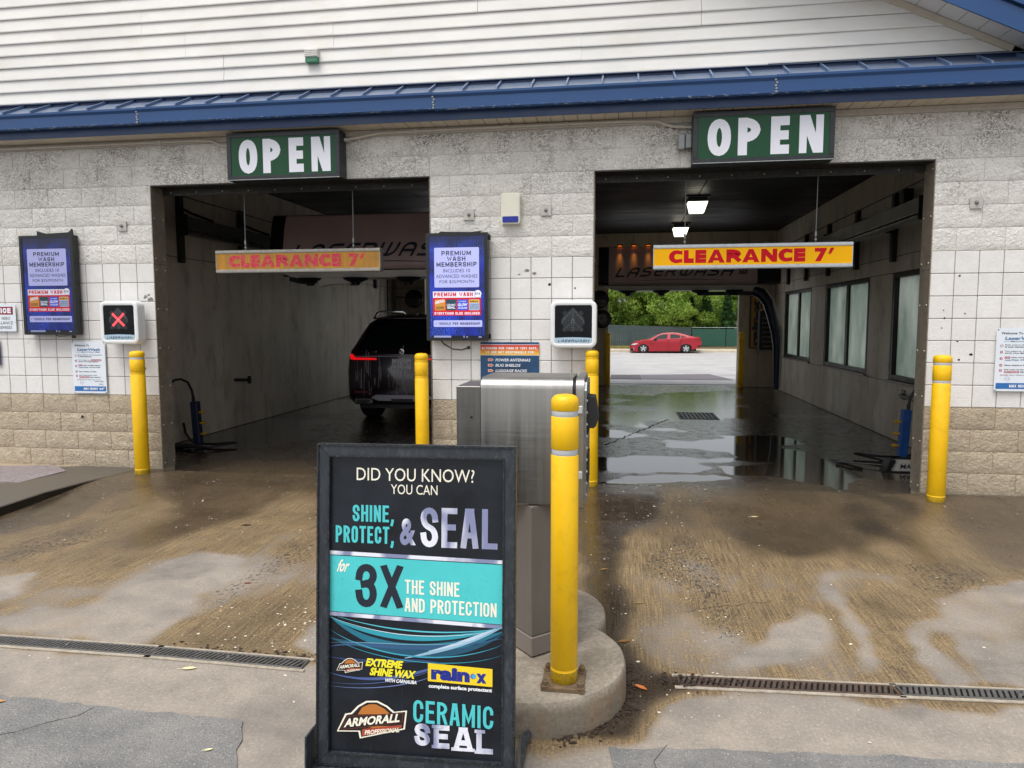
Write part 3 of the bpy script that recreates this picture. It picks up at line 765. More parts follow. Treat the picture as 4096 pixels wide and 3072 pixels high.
for x in (FR0, FR1, FL0): MB().box(x - .004, x + .004, YB - .004, YB + .205, .0, FZ).build('door_jamb', M_SILL, bwall)
# ceiling
M_CEIL = mat('ceiling_black', '#191a1d', .55, .0, var=.25, scale=3, stretch=(.3, 1, 1))
ceil = MB().box(-4.35, 5.9, .2, YB + .2, 3.885, 4.0).build('ceiling', M_CORE, bld)
cy = [.21, .45, 1.67, 2.89, 4.11, 5.40, 6.64, 7.93, 9.13, 10.37, YB]
for xs_ in ((XL, -1.68, .75), (.872, 3.22, XR)):
    for x0, x1 in zip(xs_[:-1], xs_[1:]):
        for a, b in zip(cy[:-1], cy[1:]): MB().box(x0 + .006, x1 - .006, a + .006, b - .006, ZC, 3.885, .004).build('ceiling_panel', M_CEIL, ceil)

# eave: soffit, gutter, little metal roof
M_SOF = mat('soffit_vinyl', '#c3baa9', .45, var=.06, scale=3)
t = NT('soffit_vent'); p = t.pos(); 
vo = t.n('ShaderNodeTexVoronoi'); vo.inputs['Scale'].default_value = 1; vo.inputs['Randomness'].default_value = 0
t.l(t.pos((70, 55, 1)), vo.inputs['Vector'])
t.bsdf(t.mix(t.ramp(vo.outputs['Distance'], .28, .22), C('#c3baa9'), C('#4a453d')), .5); M_SOFV = t.m
sof = MB().box(-8.2, 6.4, -.27, .012, 3.576, 3.58).build('soffit', M_SOF, bld)
k = 0; x = .07 - .255 * 33 - .1275
while x < 6.3:
    vent = (k - 33) % 6 == 0
    MB().box(x + .002, x + .1235, -.262, -.001, 3.565, 3.5755, .003).box(x + .1295, x + .253, -.262, -.001, 3.565, 3.5755, .003).build('soffit_panel', M_SOFV if vent else M_SOF, sof)
    x += .255; k += 1
def blue_mat(name, col, chips):
    t = NT(name); p = t.pos((.5, 1, 1)); n = t.noise(p, 3, 5); f = t.noise(t.pos((1, 3, 3)), 16, 6, .75)
    c = t.mix(t.ramp(n, .3, .7), C(col), tuple(x * 1.18 for x in C(col)[:3]) + (1,))
    sp = t.n('ShaderNodeSeparateXYZ'); t.l(t.pos(), sp.inputs[0])
    low = t.math('MULTIPLY', t.ramp(sp.outputs[2], 3.655, 3.636), t.ramp(sp.outputs[2], 3.628, 3.634))
    c = t.mix(t.math('MULTIPLY', t.math('MULTIPLY', low, t.ramp(f, .55, .62)), chips), c, C('#c6d0d8'))
    t.bsdf(c, t.ramp(n, .3, .7, .28, .42), 0, None, .5); return t.m
M_BLUE = blue_mat('gutter_blue', '#1b4272', .8); M_ROOF = mat('roof_metal', '#66748c', .35, .2, var=.1, scale=2, dirt='#8f98a8', dirt_amt=.3); M_DBLUE = mat('flashing_and_shade_blue', '#1c3358', .4, .1)
MB().box(-8.2, 6.4, -.278, -.264, 3.556, 3.80).build('fascia', M_DBLUE, bld)  # same blue paint as the gutter, coloured darker to stand in for shade
gp = [(-.279, 3.640), (-.345, 3.632), (-.357, 3.642), (-.358, 3.742), (-.374, 3.766), (-.374, 3.786), (-.350, 3.790), (-.350, 3.772), (-.330, 3.745), (-.330, 3.66), (-.279, 3.66)]
for a, b, dz in ((-8.2, -2.904, .0), (-2.904, .138, .004), (.138, 3.212, 0), (3.212, 6.35, .004)):
    g_ = MB().prism([(y, z + dz) for y, z in gp], 'x', a + .001, b - .001).build('gutter', M_BLUE, bld)
    if b < 5:
        m = MB()
        for kz in range(5): m.lathe([(.012, 0), (.008, -.008), (0, -.01)], (b + .012 * math.sin(kz * 3), -.359, 3.65 + kz * .025), 6, 'y')
        m.build('sealant', mat('sealant', '#9aa0a2', .6, scale=60, dirt='#3c2c20', dirt_amt=.9), g_)
ra, rb = (-.325, 3.795), (-.035, 3.945)
x = -4.461 - .3245 * 12
while x < 6.3:
    MB().prism([ra, rb, (rb[0], rb[1] - .006), (ra[0], ra[1] - .006)], 'x', x + .004, x + .3205).build('roof_panel', M_ROOF, bld)
    MB().prism([(ra[0] - .004, ra[1] + .0), (ra[0] + .002, ra[1] + .032), (rb[0], rb[1] + .032), rb], 'x', x - .008, x + .008).build('roof_rib', mat('rib_metal', '#5b7092', .35, .2), bld)
    x += .3245
MB().box(-8.2, 6.3, -.034, -.028, 3.93, 3.985).build('flashing', M_DBLUE, bld)
MB().prism([(-.062, 3.972), (-.001, 3.988), (-.001, 3.994), (-.064, 3.978)], 'x', -8.2, 6.3).build('flashing', M_ROOF, bld)

# gable: siding boards in double courses, clipped by the rake
M_SID = mat('siding_vinyl', '#dcdad6', .42, var=.07, scale=2.2, dirt='#c4b795', dirt_amt=.28, stretch=(.4, 1, 1))
gab = MB().prism([(-12, 3.995), (5.22, 3.995), (-2.0, 3.995 + 7.22 * .4715), (-12, 6.0)], 'y', .012, .2).build('gable_wall', M_MORT, bld)
def rake_x(z): return 5.177 - (z - 4.017) / .4715
def siding(z0, n, x0, x1):
    e = .1255; prof = []
    for c in range(n):
        za = z0 + c * e
        prof += [(-.020, za + .0005), (-.0215, za + .010), (-.003, za + e)]
    prof += [(.011, z0 + n * e), (.011, z0 + .0005)]
    m = MB(); vs = []; k = len(prof)
    for y, z in prof: vs.append((x0, y, z))
    for y, z in prof: vs.append((min(x1, rake_x(z) + .02), y, z))
    m.add(vs, [tuple(range(k)), tuple(range(2 * k - 1, k - 1, -1))] + [(i, (i + 1) % k, k + (i + 1) % k, k + i) for i in range(k)])
    m.build('siding_board', M_SID, gab, (0, random.uniform(-.0015, .0015), random.uniform(-.002, .002)), (random.uniform(-.003, .003), 0, 0) if False else (0, random.uniform(-.0006, .0006), 0))
J = [[-9.5, -5.9, 3.2], [-9, -5.2, -2.154, 1.5], [-9.4, -6.2, -2.569, -.966, 2.6], [-8.7, -6.6, -3.054, .499], [-9.3, -5.6, -3.622, -.031, 3.3], [-9, -4.6, -1.2, 2.4]]
z = 3.997
for row, js in enumerate(J):
    n = 1 if row == 0 else 2
    js = js + [99]
    for a, b in zip(js[:-1], js[1:]):
        if rake_x(z) > a + .05: siding(z, n, a + .0015, b - .0015 if b < 50 else 99)
    z += n * .1255
while z < 6.9:
    siding(z, 2, -9.5, 99); z += .251
# rake: trim strip, soffit boards, blue fascia, roof edge
dX, dZ = -.9045, .4265; nX, nZ = .4265, .9045
def rk(s, n): return (5.177 + dX * s + nX * n, 4.017 + dZ * s + nZ * n)
def strip(s0, s1, n0, n1): return [rk(s0, n0), rk(s1, n0), rk(s1, n1), rk(s0, n1)]
MB().prism(strip(-.06, 7.5, -.004, .05), 'y', -.034, .012).build('rake_trim', M_SOF, bld)
s_ = -2.0; k = 0
rs = MB().prism(strip(-2.0, 7.5, .062, .066), 'y', -.37, .0).build('rake_soffit', M_SOF, bld)
M_SOFW = mat('rake_vinyl', '#d6d4cf', .45, var=.05, scale=3)
while s_ < 7.4:
    MB().prism(strip(s_ + .003, s_ + .187, .052, .061), 'y', -.366, -.036).build('soffit_panel', M_SOFV if k in (17, 18, 26, 27) else M_SOFW, rs)
    s_ += .19; k += 1
MB().prism(strip(-2.0, 7.5, -.012, .15), 'y', -.385, -.371).build('rake_fascia', M_BLUE, bld)
MB().prism(strip(-2.0, 7.5, .151, .168), 'y', -.376, -.30).build('rake_gap', M_DBLUE, bld)
MB().prism(strip(-2.0, 7.5, .169, .26), 'y', -.41, -.30).build('roof_edge', M_BLUE, bld)
MB().prism(strip(-2.0, 7.5, .262, .30), 'y', -.43, 11.6).build('roof', M_ROOF, bld)
MB().prism([(-12, 4.02), (rk(7.5, .06)[0], 4.02), rk(7.5, .06), (-12, 6.9)], 'y', .3, 11.5).build('attic', M_CORE, bld)

# ================================================================== ON THE FACADE
WHITE = mat('print_white', '#e9eaee', .5, var=.02)
M_BLK = mat('black_paint', '#1d2226', .45, var=.2, scale=14, dirt='#5b625f', dirt_amt=.25)
M_SGRN = mat('sign_green', '#16462b', .4, spec=.3, var=.06, scale=2)
M_LTR = mat('sign_letter', '#dcdde6', .4, var=.03)
M_GALV = mat('galvanised', '#8d8f8f', .45, .5, var=.15, scale=20)
M_CHIP = mat('bare_edge', '#a6aaa8', .5, .3, scale=40, dirt='#1d2226', dirt_amt=.95)
GLH = {
 'O': [[(.5, 1), (0, 1, 1), (0, 0, 1), (1, 0, 1), (1, 1, 1), (.5, 1)]], 'P': GL['P'], 'E': [[(1, 1), (0, 1), (0, 0), (1, 0)], [(0, .5), (.93, .5)]],
 'N': [[(0, 0), (0, 1)], [(1, 0), (1, 1)], [(.06, 1), (.94, 0)]]}
def open_sign(x0, x1, z0, z1, label, side):
    s = thing('open_sign', label, 'sign', ((x0 + x1) / 2, -.0, z0), group='green open signs over the bays')
    w = (x1 - x0) / 2; h = z1 - z0; yf = -.205
    c = MB(); fr = .045
    c.box(-w, w, yf + .012, -.022, 0, h, .004)
    c.box(-w, w, yf, yf + .0115, 0, fr, .003).box(-w, w, yf, yf + .0115, h - fr, h, .003).box(-w, -w + fr, yf, yf + .0115, fr, h - fr, .003).box(w - fr, w, yf, yf + .0115, fr, h - fr, .003)
    c.build('cabinet', M_BLK, s)
    MB().box(-w + .002, w - .002, yf - .0012, yf + .004, .001, .007).build('worn_edge', M_CHIP, s)
    MB().box(-w + fr, w - fr, yf + .006, yf + .0105, fr, h - fr).build('face_panel', M_SGRN, s)
    # four heavy letters
    px = [(.075, .255), (.31, .48), (.56, .70), (.775, .955)]
    m = MB(); W2 = 2 * w - 2 * fr; H2 = h - 2 * fr
    z_0, z_1 = fr + .05 * H2, fr + .945 * H2
    for (a, b), ch in zip(px, 'OPEN'):
        xa, xb = -w + fr + a * W2, -w + fr + b * W2
        if ch == 'N':
            t_ = .07; hh = z_1 - z_0; m.mark()
            m.face([(xa, z_0), (xa, z_1), (xa + t_ * 1.25, z_1), (xb - t_ * .92, z_0 + .52 * hh), (xb - t_ * .92, z_1), (xb, z_1), (xb, z_0), (xb - t_ * 1.2, z_0), (xa + t_ * .92, z_0 + .46 * hh), (xa + t_ * .92, z_0)], yf + .0045)
        else:
            strokes(m, ch, xa, xb, z_0, z_1, yf + .0045, {'O': .078, 'P': .08, 'E': .08}[ch], font=GLH, rad=.55)
    m.build('lettering', M_LTR, s)
    b = MB()
    if side:
        b.box(-w - .055, -w, -.1, -.024, .17, .3, .006).box(-w - .125, -w - .056, -.085, -.024, .16, .31, .01)
    else: b.box(-w - .035, -w, -.10, -.024, .13, .27, .005)
    b.build('junction_box', M_GALV, s); return s
open_sign(-2.046, -.856, 3.079, 3.542, 'green OPEN sign box in a black frame over the left bay', False)
open_sign(2.527, 3.752, 3.088, 3.546, 'green OPEN sign box in a black frame over the right bay', True)
# conduits under the soffit
M_COND = mat('conduit_paint', '#c2bdb4', .45, var=.08, scale=12)
o = MB().tube([(-6.5, -.045, 3.525), (-2.45, -.045, 3.53), (-2.3, -.045, 3.52), (-2.2, -.045, 3.47), (-2.05, -.045, 3.46)], .012).box(-2.9, -2.87, -.058, -.03, 3.50, 3.545).build('conduit_pipe', M_COND, label='thin white conduit running from the left edge to the left OPEN sign', category='pipe')
o = MB().tube([(-.856, -.06, 3.47), (-.70, -.055, 3.49), (-.5, -.05, 3.525), (.4, -.046, 3.533), (1.9, -.046, 3.535), (2.2, -.046, 3.525), (2.35, -.046, 3.47), (2.526, -.05, 3.455)], .012).lathe([(.02, -.03), (.02, .03)], (-.83, -.06, 3.47), 10, 'x').box(-.14, -.11, -.06, -.03, 3.505, 3.55).box(.75, .80, -.062, -.03, 3.518, 3.55).box(1.35, 1.38, -.06, -.03, 3.52, 3.55).build('conduit_pipe', M_COND, label='thin white conduit under the soffit joining the two OPEN signs', category='pipe')

# hanging clearance bars
GLC = {'C': GL['C'], 'L': GL['L'], 'E': [[(1, 1), (0, 1), (0, 0), (1, 0)], [(0, .5), (1, .5)]], 'A': None, 'R': GL['R'], 'N': GL['N'], '7': None, "'": None}
def heavy(m, s, x0, x1, z0, z1, y):
    wid = {'C': .95, 'L': .72, 'E': .78, 'A': 1.22, 'R': 1.02, 'N': 1.12, '7': .82, "'": .42, ' ': .42}
    gap = .11; tot = sum(wid[c] for c in s) + gap * (len(s) - 1); u = (x1 - x0) / tot; x = x0; H = z1 - z0
    t = .34 * u
    for c in s:
        w = wid[c] * u
        if c in "A7'NC": m.mark()
        if c == 'A':
            a = w / 2
            m.face([(x, z0), (x + a - t * .46, z1), (x + a, z1), (x + a, z0 + .66 * H), (x + .40 * w, z0 + .39 * H), (x + a, z0 + .39 * H), (x + a, z0 + .17 * H), (x + .35 * w, z0 + .17 * H), (x + .30 * w, z0)], y)
            m.face([(x + w, z0), (x + w * .70, z0), (x + .65 * w, z0 + .17 * H), (x + a, z0 + .17 * H), (x + a, z0 + .39 * H), (x + .60 * w, z0 + .39 * H), (x + a, z0 + .66 * H), (x + a, z1), (x + a + t * .46, z1)], y)
        elif c == '7': m.face([(x, z1), (x + w, z1), (x + w, z1 - .1 * H), (x + .52 * w, z0), (x + .05 * w, z0), (x + .5 * w, z1 - .28 * H), (x, z1 - .28 * H)], y)
        elif c == "'": m.face([(x + .35 * w, z1), (x + w, z1), (x + .45 * w, z1 - .45 * H), (x, z1 - .45 * H)], y)
        elif c == 'N': m.face([(x, z0), (x, z1), (x + t * 1.0, z1), (x + w - t * .95, z0 + .5 * H), (x + w - t * .95, z1), (x + w, z1), (x + w, z0), (x + w - t, z0), (x + t * .95, z0 + .5 * H), (x + t * .95, z0)], y)
        elif c == 'C':
            n = 14; po = []; cx, cz = x + .56 * w, (z0 + z1) / 2
            for k in range(n + 1):
                a = R(48 + 264 * k / n); po.append((cx + .56 * w * math.cos(a) * 1.05, cz + H / 2 * math.sin(a)))
            pi_ = [(cx + .20 * w * math.cos(R(48 + 264 * k / n)) + .03 * w, cz + .22 * H * math.sin(R(48 + 264 * k / n))) for k in range(n + 1)]
            po[0] = (x + w, z1 - .06 * H); po[-1] = (x + w, z0 + .06 * H); pi_[0] = (x + w, z1 - .34 * H); pi_[-1] = (x + w, z0 + .34 * H)
            m.add([(a, y, b) for a, b in po] + [(a, y, b) for a, b in pi_], [(k, k + 1, n + 2 + k, n + 1 + k) for k in range(n)])
        else: strokes(m, c, x, x + w, z0, z1, y, t if c != 'E' else t * .86, font=GLC, rad=.5)
        x += w + gap * u
def clearance(x0, x1, z0, z1, label, face, red, rail, cab):
    s = thing('clearance_sign', label, 'sign', ((x0 + x1) / 2, .25, z0), group='hanging clearance bars')
    w = (x1 - x0) / 2; h = z1 - z0; r_ = .036
    MB().box(-w + .004, w - .004, -.008, .09, r_, h - r_).build('face_panel', face, s)
    for a, b in ((0, r_), (h - r_, h)):
        MB().box(-w, w, -.016, .098, a + .0005, b - .0005, .004).box(-w, w, -.019, -.0165, a + .012, a + .02).build('rail', rail, s)
    for xe in (-w, w - .006): MB().box(xe, xe + .006, -.010, .094, r_ + .0005, h - r_ - .0005).build('end_cap', rail, s)
    m = MB(); heavy(m, "CLEARANCE 7'", -w + 2 * w * .083, w - 2 * w * .09, r_ + .022, h - r_ - .018, -.0092); m.build('lettering', red, s)
    for cx in cab:
        q = cx - (x0 + x1) / 2
        c = MB().cyl((q, .04, h + .1), (q + .004, .04, 3.10 - z0), .0035, 6).cyl((q, .04, h + .065), (q, .04, h + .11), .011, 8)
        for k in range(3): c.lathe([(.010, -.004), (.013, 0), (.010, .004), (.007, 0), (.010, -.004)], (q, .04, h + .012 + k * .022), 8, 'y' if k % 2 else 'x')
        c.build('cable', M_GALV, s)
    return s
t = NT('clear_yellow_worn'); p = t.pos((14, 1, .8)); n = t.noise(p, 1.6, 6, .7); n2 = t.noise(t.pos(), 5, 5)
c = t.mix(t.ramp(n, .35, .65), C('#c48a1d'), C('#a9792c')); c = t.mix(t.ramp(n2, .45, .7, 0, .5), c, C('#86683c')); t.bsdf(c, .55); M_YW = t.m
t = NT('clear_red_worn'); n = t.noise(t.pos(), 45, 6, .75, .5); big = t.noise(t.pos((1, 1, 1)), 2, 3)
t.bsdf(t.mix(t.math('MULTIPLY', t.ramp(n, .45, .6), .75), C('#c8203a'), C('#d2696a')), .6); M_RW = t.m
clearance(-2.477, -.612, 2.19, 2.432, 'weathered yellow CLEARANCE 7 bar with flaking red letters in the left bay', M_YW, M_RW, mat('rail_worn', '#a7a49b', .45, .3, var=.25, scale=30, dirt='#77736a', dirt_amt=.6), (-2.15, -.922))
clearance(2.207, 4.076, 2.17, 2.408, 'bright yellow CLEARANCE 7 bar with clean red letters in the right bay', mat('clear_yellow', '#f8b600', .45, var=.04, scale=3, spec=.2), mat('clear_red', '#c4061e', .45, var=.05, spec=.2), mat('rail_clean', '#c3c9cc', .35, .3, var=.08, scale=20), (2.512, 3.745))

# upright display screens
M_BEZ = mat('screen_bezel', '#17191c', .35, var=.25, scale=20)
def screen_mat(name, k):
    t = NT(name); p = t.obj()
    sp = t.n('ShaderNodeSeparateXYZ'); t.l(p, sp.inputs[0]); x, z = sp.outputs[0], sp.outputs[2]
    n = t.noise(p, 3.2, 3, .5, 1.2)
    c = t.mix(t.ramp(n, .35, .62), C('#06124f'), C('#1534b8'))
    w = t.n('ShaderNodeTexWave'); w.inputs['Scale'].default_value = 16; w.inputs['Distortion'].default_value = 9; w.inputs['Detail'].default_value = 1; w.inputs['Detail Scale'].default_value = .6
    t.l(p, w.inputs['Vector'])
    v = t.n('ShaderNodeTexVoronoi'); v.inputs['Scale'].default_value = 95; t.l(p, v.inputs['Vector'])
    edge = t.ramp(t.noise(p, 2.1, 2), .42, .62)
    c = t.mix(t.math('MULTIPLY', t.math('MULTIPLY', t.ramp(w.outputs[0], .5, .9), edge), .8), c, C('#2f5cf0'))
    c = t.mix(t.math('MULTIPLY', t.math('MULTIPLY', t.ramp(v.outputs['Distance'], .35, .2), edge), .55), c, C('#6f9bff'))
    top = t.ramp(z, .36, .47); c = t.mix(t.math('MULTIPLY', top, .8), c, C('#0b1233'))
    b = t.bsdf(G(.006), .18, **{'Emission Color': c, 'Emission Strength': k}); return t.m
def display(x0, x1, z0, z1, yf, k, label, bright):
    s = thing('display_screen', label, 'screen', ((x0 + x1) / 2, yf, (z0 + z1) / 2), group='upright menu screens')
    w = (x1 - x0) / 2; h = (z1 - z0) / 2; bz = .034
    MB().box(-w, w, 0.002, -yf - .03, -h, h, .005).build('housing', M_BEZ, s)
    MB().box(-w, -w + bz, -.006, .0015, -h, h).box(w - bz, w, -.006, .0015, -h, h).box(-w + bz, w - bz, -.006, .0015, h - bz * .9, h).box(-w + bz, w - bz, -.006, .0015, -h, -h + bz * .9).build('bezel', M_BEZ, s)
    MB().box(-w + bz, w - bz, -.001, .0015, -h + bz * .9, h - bz * .9).build('picture', screen_mat('screen_' + ('bright' if bright else 'dim'), k), s)
    def X(px): return -w + (px - 78) / 867 * 2 * w
    def Z(pz): return h - (pz - 112) / 1488 * 2 * h
    n = 'b' if bright else 'd'
    lav = emit('lav_' + n, '#b9bdf5', k * 1.0); red = emit('red_' + n, '#d8101c', k * .9); wht = emit('wht_' + n, '#e9e9fb', k * 1.05)
    dark = emit('dark_' + n, '#14132c', k * .5)
    MB().face(rr(X(195), X(825), Z(860), Z(312), .012), -.0015).build('text_panel', lav, s); MB().face(rr(X(178), X(865), Z(1408), Z(1316), .01), -.0015).build('text_panel', lav, s)
    m = MB()
    for sx, a, b, c, d, bo in (('PREMIUM', 300, 712, 420, 358, .03), ('WASH', 378, 635, 498, 436, .03), ('MEMBERSHIP', 228, 792, 576, 512, .03), ('INCLUDES 10', 320, 698, 654, 606, 0), ('ADVANCED WASHES', 220, 802, 730, 682, 0), ('FOR $35/MONTH', 268, 755, 808, 760, 0), ('1 VEHICLE PER MEMBERSHIP', 203, 835, 1380, 1345, .025)):
        if bo: strokes(m, sx, X(a), X(b), Z(c), Z(d), -.0024, .19 * (Z(d) - Z(c)), gap=.3, rad=.4)
        else: txt(m, sx, X(a), X(b), Z(c), Z(d), -.0024, 0)
    m.build('lettering', dark, s)
    MB().face([(X(172), Z(1250)), (X(848), Z(1250)), (X(848), Z(1003)), (X(172), Z(1003))], -.0015).build('price_panel', red, s)
    MB().face([(X(172), Z(1002)), (X(848), Z(1002)), (X(848), Z(915)), (X(172), Z(915))], -.0015).face(circ(X(805), Z(950), .038, 20), -.0022).build('price_band', wht, s)
    m = MB(); strokes(m, 'PREMIUM WASH', X(188), X(735), Z(985), Z(928), -.0024, .0095, gap=.25, rad=.4); m.build('lettering', red, s)
    MB().add(*ring(X(805), Z(950), .038, .036, -.0026)).build('price_ring', dark, s)
    m = MB(); txt(m, '$16', X(765), X(838), Z(968), Z(930), -.0028, .02); m.build('lettering', dark, s)
    m = MB(); strokes(m, 'EVERYTHING ELSE INCLUDED', X(193), X(830), Z(1237), Z(1202), -.0024, .0052, gap=.28, rad=.4); m.build('lettering', wht, s)
    tiles = ((197, 345, 'org', '#d9963f'), (357, 500, 'tea', '#1d4a5a'), (515, 663, 'blu', '#2a55d8'), (680, 828, 'pal', '#a9bde0'))
    for a, b, q, hx in tiles:
        MB().face(rr(X(a), X(b), Z(1178), Z(1027), .010), -.0019).build('price_tile', emit(q + n, hx, k * .9), s)
    m = MB(); txt(m, 'ARMORALL', X(200), X(340), Z(1095), Z(1050), -.0024, .03, slope=.25); txt(m, 'CERAMIC', X(365), X(492), Z(1115), Z(1088), -.0024, .02); txt(m, 'SEAL', X(372), X(488), Z(1155), Z(1122), -.0024, .04); txt(m, 'OVER', X(532), X(645), Z(1065), Z(1045), -.0024); txt(m, 'GLOW', X(520), X(660), Z(1120), Z(1080), -.0024, .04, .2); txt(m, 'HI-GLOSS', X(528), X(655), Z(1158), Z(1132), -.0024, .03, .2); m.build('lettering', wht, s)
    MB().face([(X(683), Z(1075)), (X(825), Z(1075)), (X(825), Z(1032)), (X(683), Z(1032))], -.0022).build('price_tile', emit('yel' + n, '#e8b32a', k), s)
    m = MB(); txt(m, 'RAIN-X', X(695), X(812), Z(1068), Z(1042), -.0026, .04); txt(m, 'COMPLETE', X(690), X(818), Z(1112), Z(1092), -.0024); txt(m, 'SURFACE', X(692), X(814), Z(1138), Z(1118), -.0024); txt(m, 'PROTECTANT', X(690), X(818), Z(1162), Z(1145), -.0024); txt(m, 'EXTREME', X(212), X(328), Z(1142), Z(1125), -.0024, .03); txt(m, 'SHINE WAX', X(212), X(328), Z(1163), Z(1147), -.0024, .03); m.build('lettering', dark, s)
    MB().face([(X(150), Z(1566)), (X(893), Z(1566)), (X(893), Z(1530)), (X(150), Z(1530))], -.0015).build('task_bar', emit('bar' + n, '#10142f', k * .5), s)
    MB().face([(X(180), Z(1563)), (X(425), Z(1563)), (X(425), Z(1531)), (X(180), Z(1531))], -.0019).face([(X(600), Z(1563)), (X(615), Z(1563)), (X(615), Z(1531)), (X(600), Z(1531))], -.0019).face([(X(640), Z(1556)), (X(662), Z(1556)), (X(662), Z(1540)), (X(640), Z(1540))], -.0019).face([(X(812), Z(1556)), (X(855), Z(1556)), (X(855), Z(1540)), (X(812), Z(1540))], -.0019).build('search_box', emit('box' + n, '#9aa3cf', k * .9), s)
    return s
def ring(cx, cz, ro, ri, y, n=22):
    vs = [(cx + r * math.cos(2 * math.pi * k / n), y, cz + r * math.sin(2 * math.pi * k / n)) for r in (ro, ri) for k in range(n)]
    return vs, [(k, (k + 1) % n, n + (k + 1) % n, n + k) for k in range(n)]
sL = display(-4.552, -3.905, 1.524, 2.590, -.112, .34, 'dimmer upright blue membership screen at the far left above the red cross signal', False)
MB().prism([(-.13, .535), (.30, .535), (.29, .60), (.25, .565), (-.02, .555), (-.13, .585)], 'y', .03, .05).build('bracket', M_BEZ, sL); MB().box(.22, .26, .03, .05, -.57, -.536).build('bracket', M_BEZ, sL)
MB().tube([(.0, .04, -.53), (.06, .04, -.55), (.16, .03, -.545), (.22, .04, -.53)], .004).build('cable', M_BLK, sL)
sR = display(-.012, .607, 1.470, 2.522, -.138, .62, 'brighter upright blue membership screen on the left edge of the middle pier', True)
MB().prism([(-.19, .528), (.22, .528), (.25, .545), (.14, .536), (-.05, .54), (-.17, .545)], 'y', .03, .05).build('bracket', M_BEZ, sR); MB().box(.31, .325, .06, .09, .46, .51).build('bracket', M_BEZ, sR); MB().box(.31, .325, .06, .09, -.51, -.46).build('bracket', M_BEZ, sR)
MB().tube([(-.18, .05, -.52), (-.15, .05, -.56), (-.06, .04, -.61), (.03, .05, -.62), (.08, .06, -.605), (.085, .12, -.60)], .007).lathe([(.018, 0), (.014, -.02), (0, -.024)], (.085, .13, -.60), 10, 'y').build('cable', M_BLK, sR)

